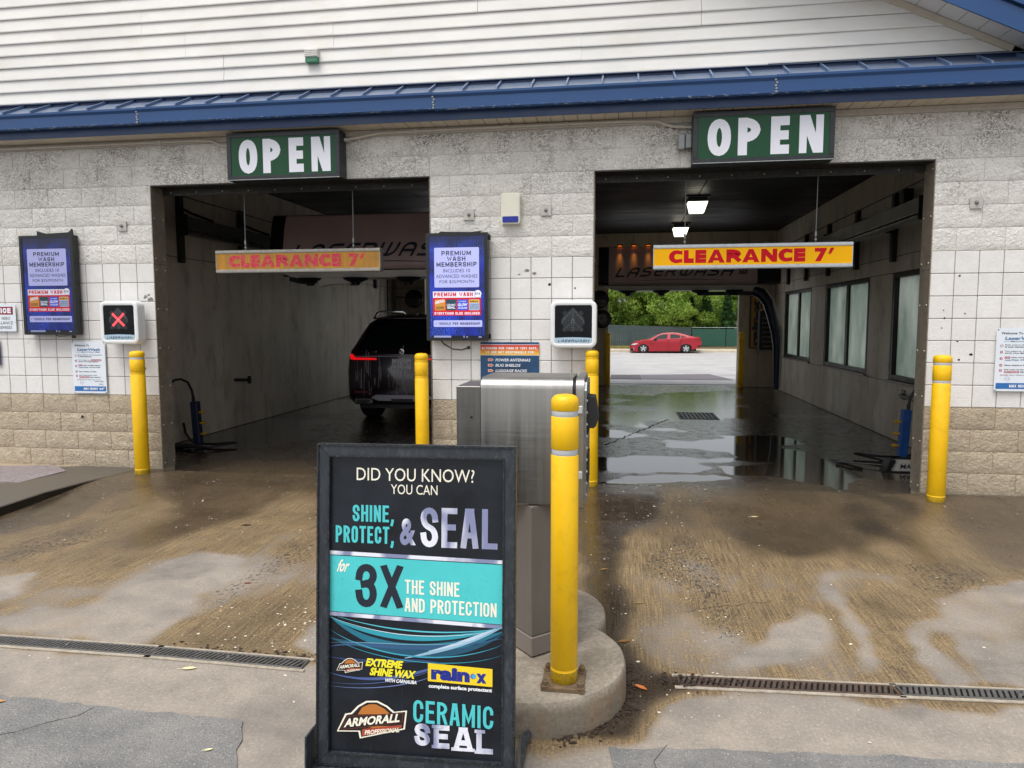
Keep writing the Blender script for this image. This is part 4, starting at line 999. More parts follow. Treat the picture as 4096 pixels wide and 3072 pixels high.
# stop and go signal boxes
M_WPL = mat('white_plastic', '#e3e4e4', .35, var=.04, scale=3, dirt='#b9b8b3', dirt_amt=.15)
M_LENS = mat('signal_lens', '#0a0e13', .3, var=.1, spec=.25)
M_BAND = mat('signal_band', '#a9c2d2', .35, var=.06, scale=4); M_NAVY = mat('navy_print', '#1a3350', .4)
M_TINT = mat('lamp_field', '#2a2e31', .4, spec=.3, var=.1, scale=20); M_DOT = emit('lamp_dot', '#e6e9ea', .35)
M_RED = emit('signal_red', '#ff1530', .75); M_HOT = emit('signal_hot', '#ff8f95', 1.3)
def signal(cx, cz, yf, label, lit):
    s = thing('signal_light', label, 'signal', (cx, yf, cz), group='white framed signal boxes')
    W, H = .223, .2275
    m = MB()
    prof = [(-.0, .118), (0, .02), (.004, .006), (.014, 0), (.034, -.001), (.046, .004)]
    ringp = []
    for ins, y in prof: ringp.append([(x, y, z) for x, z in rr(-W + ins, W - ins, -H + ins, H - ins, max(.012, .066 - ins), 6)])
    n = len(ringp[0]); vs = [v for r_ in ringp for v in r_]
    m.add(vs, [(i * n + k, i * n + (k + 1) % n, (i + 1) * n + (k + 1) % n, (i + 1) * n + k) for i in range(len(prof) - 1) for k in range(n)], True)
    m.f.append(tuple(range(n))); m.sm.append(False)
    m.build('housing', M_WPL, s)
    MB().rrect(-W + .045, W - .045, -H + .045, H - .045, .024, .0035, .01).build('lens', M_LENS, s)
    zb = -H + .045
    lowl = rr(-W + .0465, W - .0465, zb + .0015, zb + .2, .022, 5)
    lowl = lowl[12:24]
    arc = [(W - .0465 - k / 8 * (2 * W - .093), zb + .052 + .006 * math.sin(math.pi * k / 8)) for k in range(9)]
    MB().face(lowl + arc, .0024).build('name_band', M_BAND, s)
    MB().add([(x, .0020, z) for x, z in arc] + [(x, .0020, z + .004) for x, z in arc], [(k, k + 1, 10 + k, 9 + k) for k in range(8)]).build('name_stripe', M_NAVY, s)
    m = MB(); strokes(m, 'LASERWASH', -.150, .156, zb + .012, zb + .036, .0018, .0048, font=TECH, rad=.35, shear=.45); m.build('lettering', M_NAVY, s)
    o = (-.004, .030); u = .225 / 640                                     # lamp field
    shp = [(0, 385), (125, 260), (150, 235), (215, 290), (290, 215), (235, 140), (310, 65), (310, -75), (245, -140), (290, -225), (215, -300), (180, -265), (-180, -265), (-215, -300), (-290, -225), (-245, -140), (-310, -75), (-310, 65), (-235, 140), (-290, 215), (-215, 290), (-150, 235), (-125, 260)]
    MB().face([(o[0] + a * u, o[1] + b * u) for a, b in shp], .0028).build('lamp_field', M_TINT, s)
    d = MB(); pts = []
    for k in range(5): pts += [(-18, 250 - k * 55), (18, 250 - k * 55), (-22, -70 - k * 50), (22, -70 - k * 50)]
    for k in range(6): pts += [(20 + k * 38, 310 - k * 40), (-20 - k * 38, 310 - k * 40), (60 + k * 36, 225 - k * 36), (-60 - k * 36, 225 - k * 36)]
    for k in range(7): pts += [(40 + k * 37, 30 - k * 38 - 60), (-40 - k * 37, -30 - k * 38)]
    for k in range(8): pts.append((38 * math.cos(k * .785), 5 + 38 * math.sin(k * .785)))
    for k in range(5): pts += [(245 + k * 14, 95 - k * 36), (-245 - k * 14, 95 - k * 36)]
    for a, b in pts: d.face(circ(o[0] + a * u, o[1] + b * u, .0019, 6), .0025)
    d.build('lamp_dot', M_DOT, s, kind='stuff')
    if lit:
        for sg in (1, -1):
            c_, s_ = math.cos(R(44)), math.sin(R(44)) * sg
            L_, w_ = .095, .0135
            MB().face([(o[0] + c_ * a * L_ - s_ * b * w_, o[1] + s_ * a * L_ + c_ * b * w_) for a, b in ((-1, -1), (1, -1), (1, 1), (-1, 1))], .0016 + .0004 * sg).build('cross_bar', M_RED, s)
        h_ = MB()
        for sg in (1, -1):
            c_, s_ = math.cos(R(44)), math.sin(R(44)) * sg
            for k in range(-6, 7):
                for j in (-1, 1): h_.face(circ(o[0] + c_ * k * .0145 - s_ * j * .0062, o[1] + s_ * k * .0145 + c_ * j * .0062, .0036, 6), .0008)
        h_.build('lamp_bulb', M_HOT, s, kind='stuff')
    MB().box(-.08, .08, .119, -yf - .006, -.1, .1).build('bracket', M_GALV, s)
    return s
signal(-3.345, 1.655, -.20, 'white framed signal box lit with a red cross left of the left bay', True)
signal(1.446, 1.630, -.19, 'white framed signal box with its lamps dark left of the right bay', False)

# instruction boards
M_POST = mat('board_print', '#dfe6ee', .4, var=.02, scale=3); M_PBLUE = mat('board_blue', '#2d6cb0', .4); M_PRED = mat('board_red', '#a8324a', .4); M_PGR = mat('board_grey', '#5d7fa6', .4)
INKB = mat('ink_dark', '#1b2433', .5)
def board(x0, z1, label):
    s = thing('instruction_board', label, 'sign', (x0, -.030, z1), group='white instruction boards'); W, H = .404, .566
    MB().prism(rr(0, W, -H, 0, .012), 'y', 0, .004).build('panel', M_POST, s)
    def t_(m, sx, a, b, v, hh, bo=.03, sh=0): txt(m, sx, a * W, b * W, -v * H - hh * H / 2, -v * H + hh * H / 2, -.0012, bo, sh)
    m = MB(); t_(m, 'Welcome To', .09, .54, .075, .036, .02, .15)
    for v, sx, a, b in ((.262, 'Enter code or choose payment', .18, .90), (.292, '& wash selection.', .18, .60), (.361, 'Turn wipers on,', .185, .53), (.392, 'slowly when light appears.', .185, .80), (.462, 'when red light appears.', .315, .86), (.500, 'will now begin.', .50, .85), (.584, 'Place vehicle in PARK.', .19, .72), (.655, 'Exit wash slowly when', .19, .73), (.692, 'light appears.', .52, .84)): t_(m, sx, a, b, v, .020 if 'g' not in sx else .024, .035)
    t_(m, 'Stay in vehicle, keep windows', .30, .84, .742, .018, .02); t_(m, '& doors closed.', .65, .92, .772, .018, .02)
    m.build('lettering', INKB, s)
    m = MB()
    for k, v in enumerate((.275, .375, .478, .584, .668)): m.face(circ(.115 * W, -v * H, .013, 14), -.0008)
    for a, b, v in ((.56, .88, .361), (.185, .30, .462), (.19, .50, .692)): m.face(rr(a * W, b * W, -(v + .017) * H, -(v - .017) * H, .006), -.0008)
    t_(m, 'CAUTION:', .11, .28, .742, .018, .02); m.build('number_mark', M_PRED, s)
    m = MB()
    for k, v in enumerate((.275, .375, .478, .584, .668)): txt(m, str(k + 1), .1 * W, .13 * W, -(v + .015) * H, -(v - .015) * H, -.0014, .02)
    for sx, a, b, v in (('DRIVE FORWARD', .575, .865, .361), ('STOP', .2, .285, .462), ('DRIVE FORWARD', .205, .485, .692)): t_(m, sx, a, b, v, .02, .02)
    m.build('lettering', WHITE, s)
    m = MB(); t_(m, 'LaserWash', .17, .86, .155, .052, .04, .2); t_(m, 'LaserWash', .19, .48, .500, .026, .03, .2)
    for k in range(5): m.face([((.15 + k * .024) * W, -.215 * H), ((.158 + k * .024) * W, -.215 * H), ((.166 + k * .024) * W, -.198 * H), ((.158 + k * .024) * W, -.198 * H)], -.001)
    m.face([(.28 * W, -.214 * H), (.84 * W, -.214 * H), (.85 * W, -.197 * H), (.29 * W, -.197 * H)], -.001); m.build('logo', M_PGR, s)
    m = MB(); t_(m, 'TOUCH FREE', .37, .73, .206, .014, .03); m.build('lettering', WHITE, s)
    MB().face(rr(.03 * W, .98 * W, -.963 * H, -.868 * H, .008), -.0008).build('height_band', M_PBLUE, s)
    m = MB(); strokes(m, 'MAX HEIGHT', .31 * W, .74 * W, -.938 * H, -.893 * H, -.0014, .0058, gap=.2, rad=.4); txt(m, '84"', .78 * W, .93 * W, -.938 * H, -.893 * H, -.0014, .03); m.build('lettering', WHITE, s)
    m = MB(); m.mark(); m.add(*ring(.26 * W, -.80 * H, .021, .0195, -.001)); txt(m, 'Thanks!', .205 * W, .315 * W, -.808 * H, -.792 * H, -.001, .0); txt(m, 'PDQ', .78 * W, .9 * W, -.842 * H, -.815 * H, -.001, .03); m.build('lettering', M_PGR, s)
    m = MB()
    for a, b in ((.03, .02), (.97, .02), (.03, .985), (.97, .985)): m.lathe([(.006, 0), (.004, -.003), (0, -.0035)], (a * W, -.0005, -b * H), 8, 'y')
    m.build('screw', M_BLK, s); return s
board(-4.061, 1.450, 'white instruction board under the red cross signal left of the left bay')
board(5.244, 1.586, 'white instruction board cut off by the right edge beside the right bollard')

# smaller wall signs
s = thing('notice_sign', 'white notice sign about video surveillance with a dark red band at the left edge', 'sign', (-4.729, -.030, 1.56))
MB().prism(rr(-.40, 0, 0, .299, .012), 'y', 0, .004).build('panel', M_POST, s)
MB().face([(-.385, .185), (-.030, .185), (-.030, .272), (-.385, .272)], -.0008).build('head_band', mat('notice_red', '#8c1630', .45), s)
m = MB(); strokes(m, 'NOTICE', -.36, -.055, .2, .258, -.0014, .0165, gap=.18, rad=.4); m.build('lettering', WHITE, s)
m = MB(); txt(m, 'VIDEO', -.185, -.068, .128, .160, -.0012, .0, .2); txt(m, 'SURVEILLANCE', -.37, -.035, .078, .110, -.0012, .0, .2); txt(m, 'ON PREMISES', -.335, -.050, .027, .059, -.0012, .0, .2); m.build('lettering', INKB, s); MB().lathe([(.004, 0), (0, -.002)], (-.012, -.0006, .098), 8, 'y').build('screw', INKB, s)
s = thing('blue_sign', 'dark blue sign edge below the notice sign at the left edge of the wall', 'sign', (-4.957, -.030, 1.188))
MB().prism(rr(-.30, 0, 0, .29, .004), 'y', 0, .004).build('panel', mat('sign_navy', '#1c2c6b', .4), s)
MB().box(-.29, -.01, -.001, -.0005, .02, .05).build('stripe', WHITE, s)
s = thing('liability_sign', 'blue sign with an orange heading and arrow list above the steel kiosk', 'sign', (.506, -.016, 1.452)); W, H = .591, .62
t = NT('liability_blue'); t.bsdf(t.mix(t.ramp(t.noise(t.pos(), 4, 4), .35, .65), C('#1d3554'), C('#1f5580')), .45)
MB().box(0, W, 0, .004, -H, 0).build('panel', t.m, s)
t = NT('liability_band'); p = t.obj(); sp = t.n('ShaderNodeSeparateXYZ'); t.l(p, sp.inputs[0])
c = t.mix(t.ramp(sp.outputs[2], -.028, -.085), C('#cf2f35'), C('#e07a20')); c = t.mix(t.ramp(sp.outputs[2], -.075, -.12), c, C('#efb91c')); t.bsdf(c, .45)
MB().face([(0, -.127), (W, -.127), (W, -.026), (0, -.026)], -.0008).build('head_band', t.m, s)
m = MB(); m.face([(0, -.026), (W, -.026), (W, -.022), (0, -.022)], -.0009).face([(0, -.131), (W, -.131), (W, -.127), (0, -.127)], -.0009)
strokes(m, 'ALTHOUGH OUR WASH IS VERY SAFE,', .013, .577, -.072, -.048, -.0014, .0055, gap=.25, rad=.4); strokes(m, 'WE ARE NOT RESPONSIBLE FOR:', .05, .55, -.112, -.088, -.0014, .0055, gap=.25, rad=.4)
for sx, w_, v in (('POWER ANTENNAS', .355, .178), ('BUG SHIELDS', .255, .231), ('LUGGAGE RACKS', .32, .285), ('LOOSE TRIM', .24, .338)): txt(m, sx, .152, .152 + w_, -v - .014, -v + .014, -.0012, .02, .2)
m.build('lettering', WHITE, s)
m = MB(); m2 = MB()
for v in (.176, .231, .285, .338):
    a = [(.076, -.013), (.106, -.011), (.106, -.017), (.134, 0), (.106, .017), (.106, .011), (.076, .013)]
    m2.face([(x, z - v) for x, z in a], -.0008)
    m.face([(.080 + (x - .076) * .86, z * .72 - v) for x, z in a], -.0012)
m2.build('arrow_outline', WHITE, s); m.build('arrow', mat('arrow_orange', '#d9683a', .45, var=.3, scale=40), s)

s = thing('alarm_box', 'cream wall alarm box with a dark blue lower lens on the middle pier', 'alarm', (.823, -.02, 2.604))
MB().prism(rr(-.093, .093, 0, .297, .022), 'y', -.055, .0, True).prism(rr(-.083, .083, .012, .285, .018), 'y', -.064, -.054).build('housing', mat('alarm_cream', '#d9d6c6', .4, var=.04), s)
MB().rrect(-.078, .078, .014, .072, .012, -.067, -.063).build('lens', mat('alarm_blue', '#14248a', .2), s)
M_PLT = mat('anchor_plate', '#bdb9b2', .6, .1, var=.12, scale=20)
def plate(x, z, label):
    s = thing('anchor_plate', label, 'plate', (x, -.022, z), group='square anchor plates on the block wall')
    MB().box(-.052, .052, -.006, .004, -.053, .053, .002).build('plate', M_PLT, s)
    MB().lathe([(.020, -.006), (.018, -.010), (.013, -.0105)], (0, 0, 0), 12, 'y').lathe([(.014, -.0105), (.014, -.024), (.008, -.026), (.008, -.038), (0, -.040)], (0, 0, 0), 6, 'y', False).build('bolt', M_GALV, s)
plate(-3.383, 2.682, 'square anchor plate with a bolt between the left screen and the left bay')
plate(.399, 2.710, 'square anchor plate with a bolt above the brighter blue screen')
plate(1.163, 2.735, 'square anchor plate with a bolt right of the cream alarm box')
plate(5.018, 2.705, 'square anchor plate with a bolt right of the right bay')
s = thing('vent_hood', 'small louvred vent hood with a green lower lip on the white siding', 'vent', (-1.185, -.012, 4.238))
m = MB().box(-.069, .069, -.06, .004, .05, .127, .006)
for k in range(4): m.box(-.066, .066, -.064, -.06, .058 + k * .017, .068 + k * .017)
m.build('hood', mat('vent_white', '#cfcdc6', .5, dirt='#8c8a80', dirt_amt=.4, scale=30), s)
MB().box(-.064, .064, -.055, .004, 0, .049, .005).build('lip', mat('vent_green', '#3f7a5c', .5, var=.15, scale=20), s)
# drilled holes and chipped paint left on the walls
M_HOLE = mat('hole_dark', '#2a2623', .9); m = MB()
for x, z, r_ in ((4.92, 2.06, .012), (4.98, 1.72, .008), (4.81, 1.68, .010), (4.93, 1.47, .010), (4.79, 1.59, .008), (5.05, 1.35, .016), (4.95, 1.30, .012), (4.80, 1.75, .007), (1.02, 2.35, .014), (1.45, 1.98, .01), (-3.98, .62, .02), (-3.2, 1.16, .012), (1.2, 2.02, .018)):
    m.face([(x + r_ * random.uniform(.6, 1.1) * math.cos(a), z + r_ * random.uniform(.6, 1.1) * math.sin(a)) for a in np.arange(0, 6.28, .7)], -.0048 if z > ZT else -.0235)
m.build('wall_hole', M_HOLE, wc, kind='stuff')
m = MB()
for x, z, r_ in ((-3.16, 1.93, .035), (-3.10, 1.90, .04), (-3.12, 1.95, .02), (.97, 2.16, .03), (1.05, 2.13, .03), (.9, 2.12, .016)):
    m.face([(x + r_ * random.uniform(.35, 1.3) * math.cos(a), z + .7 * r_ * random.uniform(.4, 1.2) * math.sin(a)) for a in np.arange(0, 6.28, .45)], -.0046)
m.build('chipped_paint', mat('bare_block', '#807c75', .9, var=.2, scale=60), wl, kind='stuff')

# ================================================================== BOLLARDS, ISLAND, KIOSK
M_YEL = mat('bollard_yellow', '#f0bd00', .48, var=.07, scale=4, dirt='#a07c14', dirt_amt=.3, rvar=.14, bump=.05, bscale=12)
M_YELD = mat('bollard_foot', '#b8950f', .5, var=.2, scale=30, dirt='#2c2614', dirt_amt=.8)
M_TAPE = mat('tape_grey', '#b9bcbe', .45, var=.06); M_RUST = mat('rusty_plate', '#6e5c48', .8, var=.35, scale=18, dirt='#a07a35', dirt_amt=.6, bump=.4, bscale=60)
def bollard(x, y, z0, h, r, label, tape, group='yellow bollards', lean=0):
    s = thing('bollard', label, 'bollard', (x, y, z0), (0, lean, 0), group=group)
    b1, b2, bw = h - .085, h - .242, .021
    def seg(a, b): return [(r - .003, a), (r, a + .004), (r, b - .004), (r - .003, b)]
    MB().lathe([(r, .05)] + seg(.06, b2 - .002), (0, 0, 0), 28).lathe(seg(b2 + bw, b1 - .002), (0, 0, 0), 28).build('sleeve', M_YEL, s)
    MB().lathe([(r - .002, 0), (r, .004), (r, .05)], (0, 0, 0), 28).build('foot', M_YELD, s)
    dome = [(r - .003, b1 + bw), (r, b1 + bw + .004), (r, h - .03)] + [(r - .03 + .03 * math.cos(a), h - .03 + .03 * math.sin(a)) for a in (.35, .7, 1.05, 1.35, 1.57)] + [(0, h + .004)]
    MB().lathe(dome, (0, 0, 0), 28).build('cap', M_YEL, s)
    for zb, full in ((b1, tape[0]), (b2, tape[1])):
        MB().lathe([(r - .004, zb - .004), (r - .0025, zb), (r - .0025, zb + bw - .002), (r - .004, zb + bw + .002)], (0, 0, 0), 28).build('tape_band', M_TAPE if full else M_YEL, s)
    return s
bollard(-3.125, -.235, .052, 1.305, .073, 'yellow bollard with a white band at the left edge of the left bay', (1, 0))
bollard(-.055, -.20, .055, 1.29, .067, 'plain yellow bollard below the brighter blue screen, rising behind the sandwich board', (0, 0))
bollard(1.625, -.13, .055, 1.325, .064, 'yellow bollard just behind the right side of the steel kiosk', (0, 0))
bollard(4.695, -.29, .05, 1.305, .074, 'yellow bollard with two grey bands at the right edge of the right bay', (1, 1))
bollard(1.581, 11.32, -.005, 1.37, .07, 'shaded yellow bollard at the left of the far exit', (0, 0))
bollard(4.835, 11.10, -.005, 1.38, .07, 'shaded yellow bollard at the right of the far exit', (0, 0))
fb = bollard(1.672, -4.172, .168, 1.198, .0565, 'nearest and tallest yellow bollard, bolted to the round concrete island', (1, 1))
MB().box(-.088, .088, -.082, .088, -.018, 0, .002).build('base_plate', M_RUST, fb)
for bx in (-.072, .072):
    for by in (-.066, .072):
        MB().lathe([(.022, 0), (.022, .004), (.013, .004), (.014, .022), (.008, .024), (.007, .03), (0, .031)], (bx, by, .0005), 8, 'z', False).build('bolt', M_RUST, fb)

def island_outline():
    pts = []
    for a in range(-150, 46, 6): pts.append((1.505 + .425 * math.cos(R(a)), -3.925 + .425 * math.sin(R(a))))
    for a in range(-28, 209, 8): pts.append((1.455 + .375 * math.cos(R(a)), -3.42 + .40 * math.sin(R(a))))
    for a in range(135, 210, 6): pts.append((1.505 + .425 * math.cos(R(a)), -3.925 + .425 * math.sin(R(a))))
    return pts
t = NT('island_concrete'); p = t.pos(); n = t.noise(p, 4, 6, .65, .3); f = t.noise(p, 55, 5, .7)
sp = t.n('ShaderNodeSeparateXYZ'); t.l(p, sp.inputs[0])
c = t.mix(t.ramp(n, .35, .65), C('#80776a'), C('#a69c8c')); c = t.mix(t.ramp(f, .52, .7, 0, .4), c, C('#c9c1b3')); c = t.mix(t.ramp(f, .34, .48, .45, 0), c, C('#655c50'))
st = t.noise(p, 2.2, 5, .6, .6); c = t.mix(t.ramp(st, .5, .66, 0, .7), c, C('#6c6355'))
c = t.mix(t.math('MULTIPLY', t.ramp(sp.outputs[2], .135, .10), .55), c, C('#5a5042'))
c = t.mix(t.math('MULTIPLY', t.ramp(t.noise(t.pos((1, 1, .2)), 6, 4), .5, .65, 0, .5), t.ramp(sp.outputs[2], .14, .10)), c, C('#8d6a42'))
t.bsdf(c, .85, 0, t.bump(t.math('ADD', f, t.math('MULTIPLY', n, .5)), .6, .008))
isl = island_outline(); cen = (1.48, -3.68)
M = MB(); n_ = len(isl); vs = []
for k, (sc_, z) in enumerate(((1.012, -.02), (1.008, .06), (1.0, .125), (.988, .143), (.962, .150))):
    for i, (x, y) in enumerate(isl):
        j = (fbm(np.array([x * 9.]), np.array([y * 9. + k]), 1.0, 3)[0] - .5) * .016
        vs.append((cen[0] + (x - cen[0]) * (sc_ + j), cen[1] + (y - cen[1]) * (sc_ + j), z))
M.add(vs, [(k * n_ + i, k * n_ + (i + 1) % n_, (k + 1) * n_ + (i + 1) % n_, (k + 1) * n_ + i) for k in range(4) for i in range(n_)], True)
M.f.append(tuple(4 * n_ + i for i in range(n_))); M.sm.append(False)
o = M.build('kerb_island', t.m, label='rounded concrete island with a stained top under the kiosk and the nearest bollard', category='kerb island')

# stainless kiosk
def steel(name, base, rough, streak=1.0):
    t = NT(name); p = t.pos(); br = t.noise(t.pos((6, 6, 260)), 1, 2, .5); run = t.noise(t.pos((26, 26, .9)), 1.2, 5, .65); n = t.noise(p, 3, 4)
    c = t.mix(t.ramp(n, .3, .7), C(base), tuple(x * 1.15 for x in C(base)[:3]) + (1,))
    c = t.mix(t.ramp(run, .52, .68, 0, .22 * streak), c, C('#c8c6c2')); c = t.mix(t.ramp(run, .46, .34, 0, .14 * streak), c, C('#6a6762'))
    r = t.ramp(t.math('ADD', t.math('MULTIPLY', br, .5), t.math('MULTIPLY', run, .5)), .3, .7, rough - .07, rough + .1)
    t.bsdf(c, r, 1.0, t.bump(br, .06, .001)); return t.m
M_STL = steel('brushed_steel', '#9b9995', .36); M_STL2 = steel('plain_steel', '#7c7a76', .42, .4); M_POSTM = mat('post_taupe', '#76706a', .45, .3, var=.08, scale=5, dirt='#948a80', dirt_amt=.3, stretch=(1, 1, .2))
M_RUB = mat('black_rubber', '#141618', .6, var=.1)
ks = thing('payment_kiosk', 'brushed stainless steel payment kiosk on a taupe post on the island', 'kiosk', (1.49, -3.78, .15))
def kx_(x): return x - 1.49
def ky_(y): return y + 3.78
def kz_(z): return z - .15
def body_prof(y0, y1, z0, z1, r):
    q = [(y0, z0 + .01), (y0, z1 - r)] + [(y0 + r - r * math.cos(a), z1 - r + r * math.sin(a)) for a in (.3, .6, .9, 1.2, 1.45)] + [(y0 + r, z1), (y1 - .03, z1), (y1, z1 - .03), (y1, z0 + .01), (y1 - .01, z0), (y0 + .01, z0)]
    return [(ky_(a), kz_(b)) for a, b in q]
MB().prism(body_prof(-3.955, -3.60, .845, 1.413, .05), 'x', kx_(1.282), kx_(1.688), True).build('body', M_STL, ks)
MB().prism(body_prof(-3.945, -3.61, .86, 1.40, .045), 'x', kx_(1.6885), kx_(1.703), True).build('door_gap', M_RUB, ks)
MB().prism(body_prof(-3.965, -3.59, .838, 1.416, .05), 'x', kx_(1.7035), kx_(1.738), True).build('door', M_STL, ks)
t_ = MB(); t_.prism([(ky_(a), kz_(b)) for a, b in ((-3.955, .87), (-3.955, 1.36), (-3.92, 1.395), (-3.63, 1.395), (-3.605, 1.37), (-3.605, .87))], 'x', kx_(1.7385), kx_(1.749))
fp = t_.build('face_plate', mat('worn_aluminium', '#8b8f90', .35, .8, var=.3, scale=9, dirt='#35393b', dirt_amt=.5), ks)
m = MB()
for k in range(9): m.lathe([(.008, 0), (.005, .005), (0, .006)], (kx_(1.749), ky_(-3.945), kz_(.9 + k * .052)), 6, 'x')
m.build('rivet', M_RIV, fp, kind='stuff')
for z in (.94, 1.16): MB().box(kx_(1.7385), kx_(1.755), ky_(-3.90), ky_(-3.72), kz_(z), kz_(z + .13), .004).build('slot_panel', M_RUB, fp)
MB().prism([(kx_(1.745), kz_(1.335)), (kx_(1.785), kz_(1.33)), (kx_(1.800), kz_(1.235)), (kx_(1.790), kz_(1.205)), (kx_(1.780), kz_(1.195)), (kx_(1.745), kz_(1.195))], 'y', ky_(-3.94), ky_(-3.80)).build('reader_hood', M_RUB, ks)
for z in (1.262, .975): MB().box(kx_(1.690), kx_(1.733), ky_(-3.978), ky_(-3.9655), kz_(z), kz_(z + .034), .003).build('hinge', M_TAPE, ks)
MB().box(kx_(1.170), kx_(1.281), ky_(-3.950), ky_(-3.66), kz_(.845), kz_(1.374), .003).build('side_cabinet', M_STL2, ks)
MB().lathe([(.006, 0), (.005, -.004), (0, -.005)], (kx_(1.238), ky_(-3.950), kz_(1.236)), 10, 'y').build('lock', M_RUB, ks)
pd = MB().box(-.13, .13, -.13, .13, .098, .694, .003).build('post', M_POSTM, ks, (kx_(1.522), ky_(-3.79), 0), (0, 0, R(42)))
MB().box(-.134, .134, -.134, .134, .006, .096, .004).build('post_skirt', mat('skirt_taupe', '#857d76', .5, .2, var=.05), ks, (kx_(1.522), ky_(-3.79), 0), (0, 0, R(42)))

# ================================================================== SANDWICH BOARD
sb = thing('sandwich_board', 'black framed poster board on a spring base in front of the kiosk', 'sign', (1.197, -4.70, .0), (0, 0, R(2.2)))
LEAN = R(-4.5)
BH, BW, BZ = 1.128, .350, .112         # board height, half width, bottom
def bd(mb, name, m, **k): return mb.build(name, m, sb, (0, -.065, BZ), (LEAN, 0, 0), **k)
M_FRM = mat('frame_black', '#2b3036', .4, var=.25, scale=22, dirt='#6d747a', dirt_amt=.35, stretch=(1, 1, .4))
fr_w = .044; iw, ih = BW - fr_w, fr_w
m = MB()
def rail_piece(pts): # trapezoid of a mitred frame, raised outer bead
    m.prism(pts, 'y', -.012, .018)
rail_piece([(-BW, 0), (BW, 0), (iw, ih), (-iw, ih)]); rail_piece([(-BW, BH), (-iw, BH - ih), (iw, BH - ih), (BW, BH)])
rail_piece([(-BW, .0015), (-iw - .001, ih + .001), (-iw - .001, BH - ih - .001), (-BW, BH - .0015)]); rail_piece([(BW, .0015), (BW, BH - .0015), (iw + .001, BH - ih - .001), (iw + .001, ih + .001)])
fr_o = bd(m, 'frame', M_FRM)
m = MB(); e = .006
m.box(-BW, BW, -.018, -.0125, 0, e).box(-BW, BW, -.018, -.0125, BH - e, BH).box(-BW, -BW + e, -.018, -.0125, e, BH - e).box(BW - e, BW, -.018, -.0125, e, BH - e)
m.box(-iw - .002, iw + .002, -.017, -.0125, ih - .004, ih + .001).box(-iw - .002, iw + .002, -.017, -.0125, BH - ih - .001, BH - ih + .004).box(-iw - .004, -iw + .001, -.017, -.0125, ih, BH - ih).box(iw - .001, iw + .004, -.017, -.0125, ih, BH - ih)
bd(m, 'frame_bead', mat('bead_black', '#1c2024', .3, var=.2, dirt='#8b9297', dirt_amt=.3, scale=60))
bd(MB().box(-.045, .04, -.0135, -.0125, .010, .032), 'maker_stamp', mat('stamp_grey', '#33383d', .7, var=.6, scale=140))
t = NT('poster_sheet'); p = t.obj(); n = t.noise(p, 5, 5, .6); sc_ = t.noise(t.obj((60, 1, 3)), 1, 4, .7)
c = t.mix(t.ramp(n, .35, .65), C('#0e1219'), C('#1a2029')); c = t.mix(t.ramp(sc_, .62, .75, 0, .25), c, C('#49525e'))
t.bsdf(c, t.ramp(n, .3, .7, .22, .4))
bd(MB().box(-iw, iw, .0, .006, ih, BH - ih), 'poster', t.m)
# layout measured on the photograph of the board (its own picture plane)
def U(px): return (px - 533) / 990 * 2 * BW
def V(py): return BH * (1 - (py - 33) / (1622 - 33))
YP = -.0006
cream = ink('#f2ecd9'); cyan = ink('#4cc5c9'); navy = ink('#18202f')
t = NT('chrome_print'); p = t.obj((9, 1, 14)); n = t.noise(t.obj((1, 1, .55)), 9, 2, .4, 1.0)
t.bsdf(t.mix(t.ramp(n, .42, .58), C('#8489ab'), C('#e6e7f2')), .35); M_CHR = t.m
m = MB(); txt(m, 'DID YOU KNOW?', U(233), U(822), V(213), V(150), YP, .0); txt(m, 'YOU CAN', U(407), U(640), V(277), V(229), YP, 0)
bd(m, 'lettering', cream)
m = MB(); strokes(m, 'SHINE,', U(213), U(424), V(416), V(334), YP, .0088, rad=.5, gap=.24); strokes(m, 'PROTECT,', U(127), U(424), V(522), V(438), YP, .0088, rad=.5, gap=.24)
strokes(m, 'CERAMIC', U(525), U(922), V(1392), V(1282), YP, .0108, rad=.5, gap=.24, slope=-.03); bd(m, 'lettering', cyan)
m = MB(); strokes(m, 'SEAL', U(557), U(937), V(532), V(338), YP, .0205, rad=.5, gap=.2); txt(m, '&', U(453), U(533), V(526), V(394), YP, .035); bd(m, 'lettering', M_CHR)
m = MB(); m.face([(U(98), V(583)), (U(966), V(602)), (U(966), V(584)), (U(98), V(564))], YP).face([(U(98), V(886)), (U(966), V(915)), (U(966), V(897)), (U(98), V(867))], YP); bd(m, 'silver_bar', M_CHR)
m = MB(); m.face([(U(98), V(864)), (U(966), V(894)), (U(966), V(606)), (U(98), V(587))], YP); bd(m, 'cyan_panel', mat('poster_cyan', '#4cc6c8', .4, var=.05, scale=6, dirt='#2f8f93', dirt_amt=.15))
m = MB()
for k in range(60):
    a, b = random.uniform(105, 960), random.uniform(610, 860); m.face(circ(U(a), V(b), .0011, 5), YP - .0003)
bd(m, 'speck', navy, kind='stuff')
m = MB(); strokes(m, '3X', U(230), U(468), V(838), V(624), YP - .0006, .0255, rad=.5, gap=.2); bd(m, 'lettering', navy)
m = MB(); strokes(m, 'THE SHINE', U(480), U(752), V(763), V(694), YP - .0006, .0066, gap=.22, rad=.5, slope=-.02); strokes(m, 'AND PROTECTION', U(480), U(935), V(851), V(783), YP - .0006, .0066, gap=.22, rad=.5, slope=-.02); txt(m, 'for', U(130), U(208), V(668), V(606), YP - .0006, .025, .35); bd(m, 'lettering', cream)
